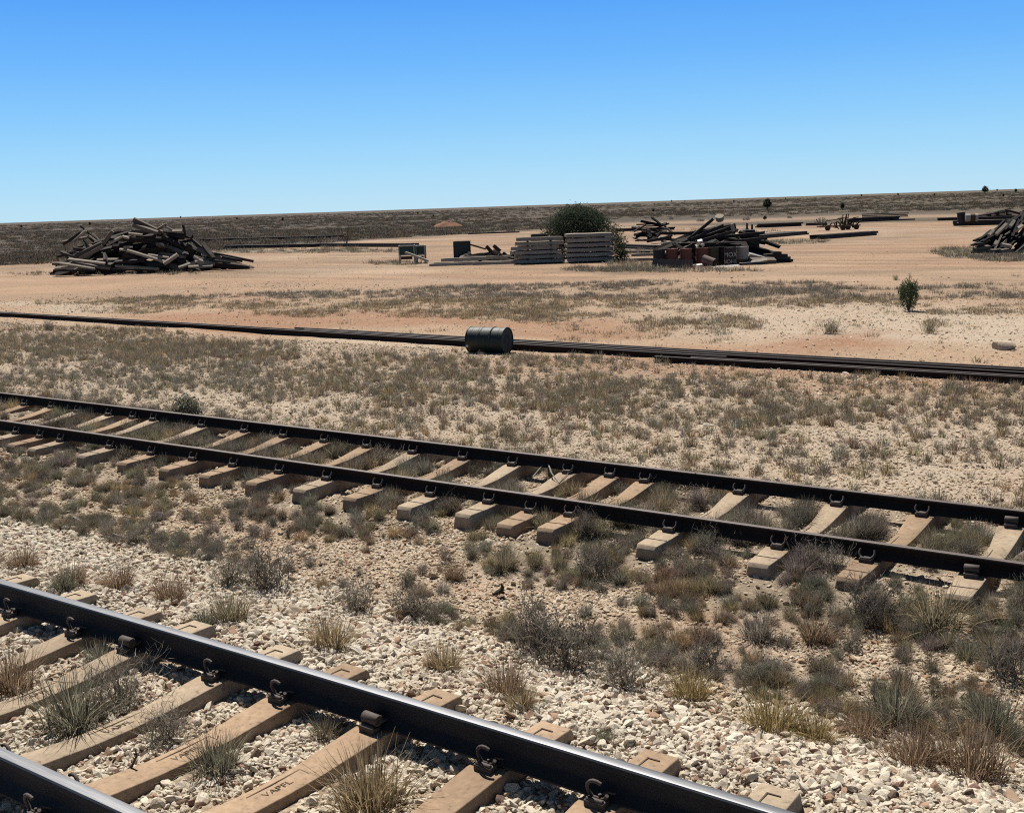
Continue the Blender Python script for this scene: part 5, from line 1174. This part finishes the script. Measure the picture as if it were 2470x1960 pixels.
# rocks, sticks and small litter
def rock(px, py, wpx, hpx, label, seed, mat='limestone'):
    p = G(px, py); s = depth_of(p)/2790; r = random.Random(seed); bm = bmesh.new(); bmesh.ops.create_icosphere(bm, subdivisions=3, radius=.5)
    ax = [Vector((r.gauss(0, 1), r.gauss(0, 1), r.gauss(0, 1))).normalized() for _ in range(9)]; of = [r.uniform(.28, .4) for _ in ax]
    for v in bm.verts:
        for a, q in zip(ax, of):
            d = v.co.dot(a)
            if d > q: v.co -= a*(d-q)
        v.co.z *= (1.0-.55*(v.co.x+.4))
    me = bpy.data.meshes.new('rock'); bm.to_mesh(me); bm.free(); me.materials.append(M[mat])
    return tag(put('rock', me, None, (p.x, p.y, hpx*s*.30), (R(12), 0, YAW), (wpx*s*1.2, wpx*s*1.1, hpx*s*1.45)), label, 'rock')
rock(2422, 846, 54, 32, 'wedge shaped limestone rock on the pale gravel at right', 3)
rock(2041, 908, 20, 15, 'small tan rock lying against the front of the stacked rails', 5)
rock(1566, 750, 16, 9, 'small rock on the pale ground right of the drum', 8)
rock(494, 698, 12, 7, 'pale rock at the edge of the bare yard, left', 11)
rock(1935, 922, 34, 7, 'flat pale rock in the grass below the stacked rails', 14)
def stick(pts, rad, label, mat='twig', name='stick'):
    P = []
    for px, py, dz in pts:
        p = G(px, py, .0); z = float(height(np.array([p.x]), np.array([p.y]))[0]); p = G(px, py, z+dz); P.append(p)
    mb = MB(); n = len(P); mb.tube(P, [rad*(1-.6*i/(n-1)) for i in range(n)], 6); return tag(put(name, mb.mesh(name, M[mat], smooth=60)), label, 'stick')
stick([(177, 1246, .04), (192, 1254, .05), (211, 1269, .03)], .011, 'short bleached stick above dark shrubs at left')
stick([(262, 1284, .04), (300, 1297, .05), (352, 1303, .03)], .014, 'thick bleached branch lying among grey shrubs at left')
stick([(405, 1312, .04), (470, 1320, .03), (540, 1319, .03), (590, 1320, .02)], .009, 'long thin grey stick lying level above round dark bush')
stick([(910, 1527, .03), (960, 1525, .05), (1005, 1531, .05), (1035, 1548, .03)], .009, 'curved pale stick on the gravel before dark bushes')
stick([(1318, 1106, .30), (1330, 1140, .2), (1348, 1165, .1), (1390, 1120, .28)], .010, 'dead forked branch caught against the far rail')
stick([(1285, 1150, .1), (1310, 1120, .26), (1345, 1108, .32), (1372, 1100, .36)], .008, 'dead twisted branch beside the forked one at the far rail')
stick([(1460, 1845, .05), (1478, 1800, .18), (1482, 1760, .30)], .004, 'thin dry stem leaning on the near rail at bottom')
stick([(308, 1858, .02), (318, 1846, .07), (330, 1822, .12), (326, 1806, .15)], .009, 'dark twisted twig in ballast between the near sleepers', 'bark')
def scrap_wood():
    p = G(1205, 1436, .02); t = thing('wood_scrap', 'small black charred branch stub lying on pale gravel', 'scrap', (p.x, p.y, .03), (0, 0, YAW)); s = depth_of(p)/2790
    mb = MB(); mb.tube([(-18*s, -6*s, 2*s), (-6*s, -2*s, 6*s), (4*s, 0, 10*s), (9*s, 0, 20*s), (5*s, 0, 30*s)], [3*s, 6*s, 8*s, 4.5*s, 1.2*s], 7); mb.tube([(4*s, 0, 10*s), (12*s, 2*s, 2*s)], [5*s, 3*s], 6); mb.tube([(6*s, 0, 26*s), (-3*s, 0, 30*s)], [1.6*s, .8*s], 5)
    put('stub', mb.mesh('stub', M['timber_dark'], smooth=50), t)
scrap_wood()

# ------------------------------------------------------------------ light, sky, camera
EXPO = .8
SUN_AZ, SUN_EL = 50.0, 57.0                                  # degrees left of +Y, elevation
sd = Vector((-math.sin(R(SUN_AZ))*math.cos(R(SUN_EL)), math.cos(R(SUN_AZ))*math.cos(R(SUN_EL)), math.sin(R(SUN_EL))))
li = bpy.data.lights.new('sun', 'SUN'); li.energy = 5.0; li.angle = R(.55); li.color = (1, .955, .885)
lo = bpy.data.objects.new('sun', li); C.objects.link(lo); lo.rotation_euler = sd.to_track_quat('Z', 'Y').to_euler(); lo.location = sd*50
w = bpy.data.worlds.new('World'); bpy.context.scene.world = w; w.use_nodes = True; nt = w.node_tree; nt.nodes.clear()
sky = nt.nodes.new('ShaderNodeTexSky'); sky.sky_type = 'NISHITA'; sky.sun_disc = False; sky.sun_elevation = R(SUN_EL); sky.sun_rotation = R(-SUN_AZ); sky.air_density = 1.0; sky.dust_density = .3; sky.ozone_density = 3.0; sky.altitude = 100
SKY = .10
tc = nt.nodes.new('ShaderNodeTexCoord'); sp = nt.nodes.new('ShaderNodeSeparateXYZ'); nt.links.new(tc.outputs['Generated'], sp.inputs[0])
rp = nt.nodes.new('ShaderNodeValToRGB'); nt.links.new(sp.outputs[2], rp.inputs[0]); el = rp.color_ramp.elements
stops = [(0.0, (.475, .735, .91)), (.035, (.345, .67, .94)), (.075, (.225, .565, .955)), (.12, (.132, .448, .955)), (.17, (.072, .345, .925)), (.30, (.065, .17, .36)), (.55, (.045, .085, .15)), (1, (.03, .05, .085))]
while len(el) < len(stops): el.new(.5)
for e, (p, c) in zip(el, stops): e.position = p; e.color = (*[q/SKY/2**EXPO for q in c], 1)
mixs = nt.nodes.new('ShaderNodeMix'); mixs.data_type = 'RGBA'; mixs.inputs[0].default_value = .95
nt.links.new(sky.outputs[0], mixs.inputs[6]); nt.links.new(rp.outputs[0], mixs.inputs[7])
bg = nt.nodes.new('ShaderNodeBackground'); bg.inputs[1].default_value = SKY; out = nt.nodes.new('ShaderNodeOutputWorld')
nt.links.new(mixs.outputs[2], bg.inputs[0]); nt.links.new(bg.outputs[0], out.inputs[0])

cam = bpy.data.cameras.new('camera'); co = bpy.data.objects.new('camera', cam); C.objects.link(co)
cam.sensor_width = 36; cam.sensor_fit = 'HORIZONTAL'; cam.lens = 36*FPX/2470; cam.clip_start = .1; cam.clip_end = 60000
m = Matrix.Identity(4)
for i in range(3): m[i][0] = Rt[i]; m[i][1] = Up[i]; m[i][2] = -Fw[i]
m[2][3] = HC; co.matrix_world = m
sc = bpy.context.scene; sc.camera = co
sc.view_settings.view_transform = 'Standard'; sc.view_settings.look = 'None'; sc.view_settings.exposure = EXPO; sc.view_settings.gamma = 1.0; sc.view_settings.use_curve_mapping = False
sc.cycles.use_denoising = False; sc.cycles.filter_width = 1.15; sc.cycles.max_bounces = 6; sc.cycles.diffuse_bounces = 3; sc.cycles.transparent_max_bounces = 4
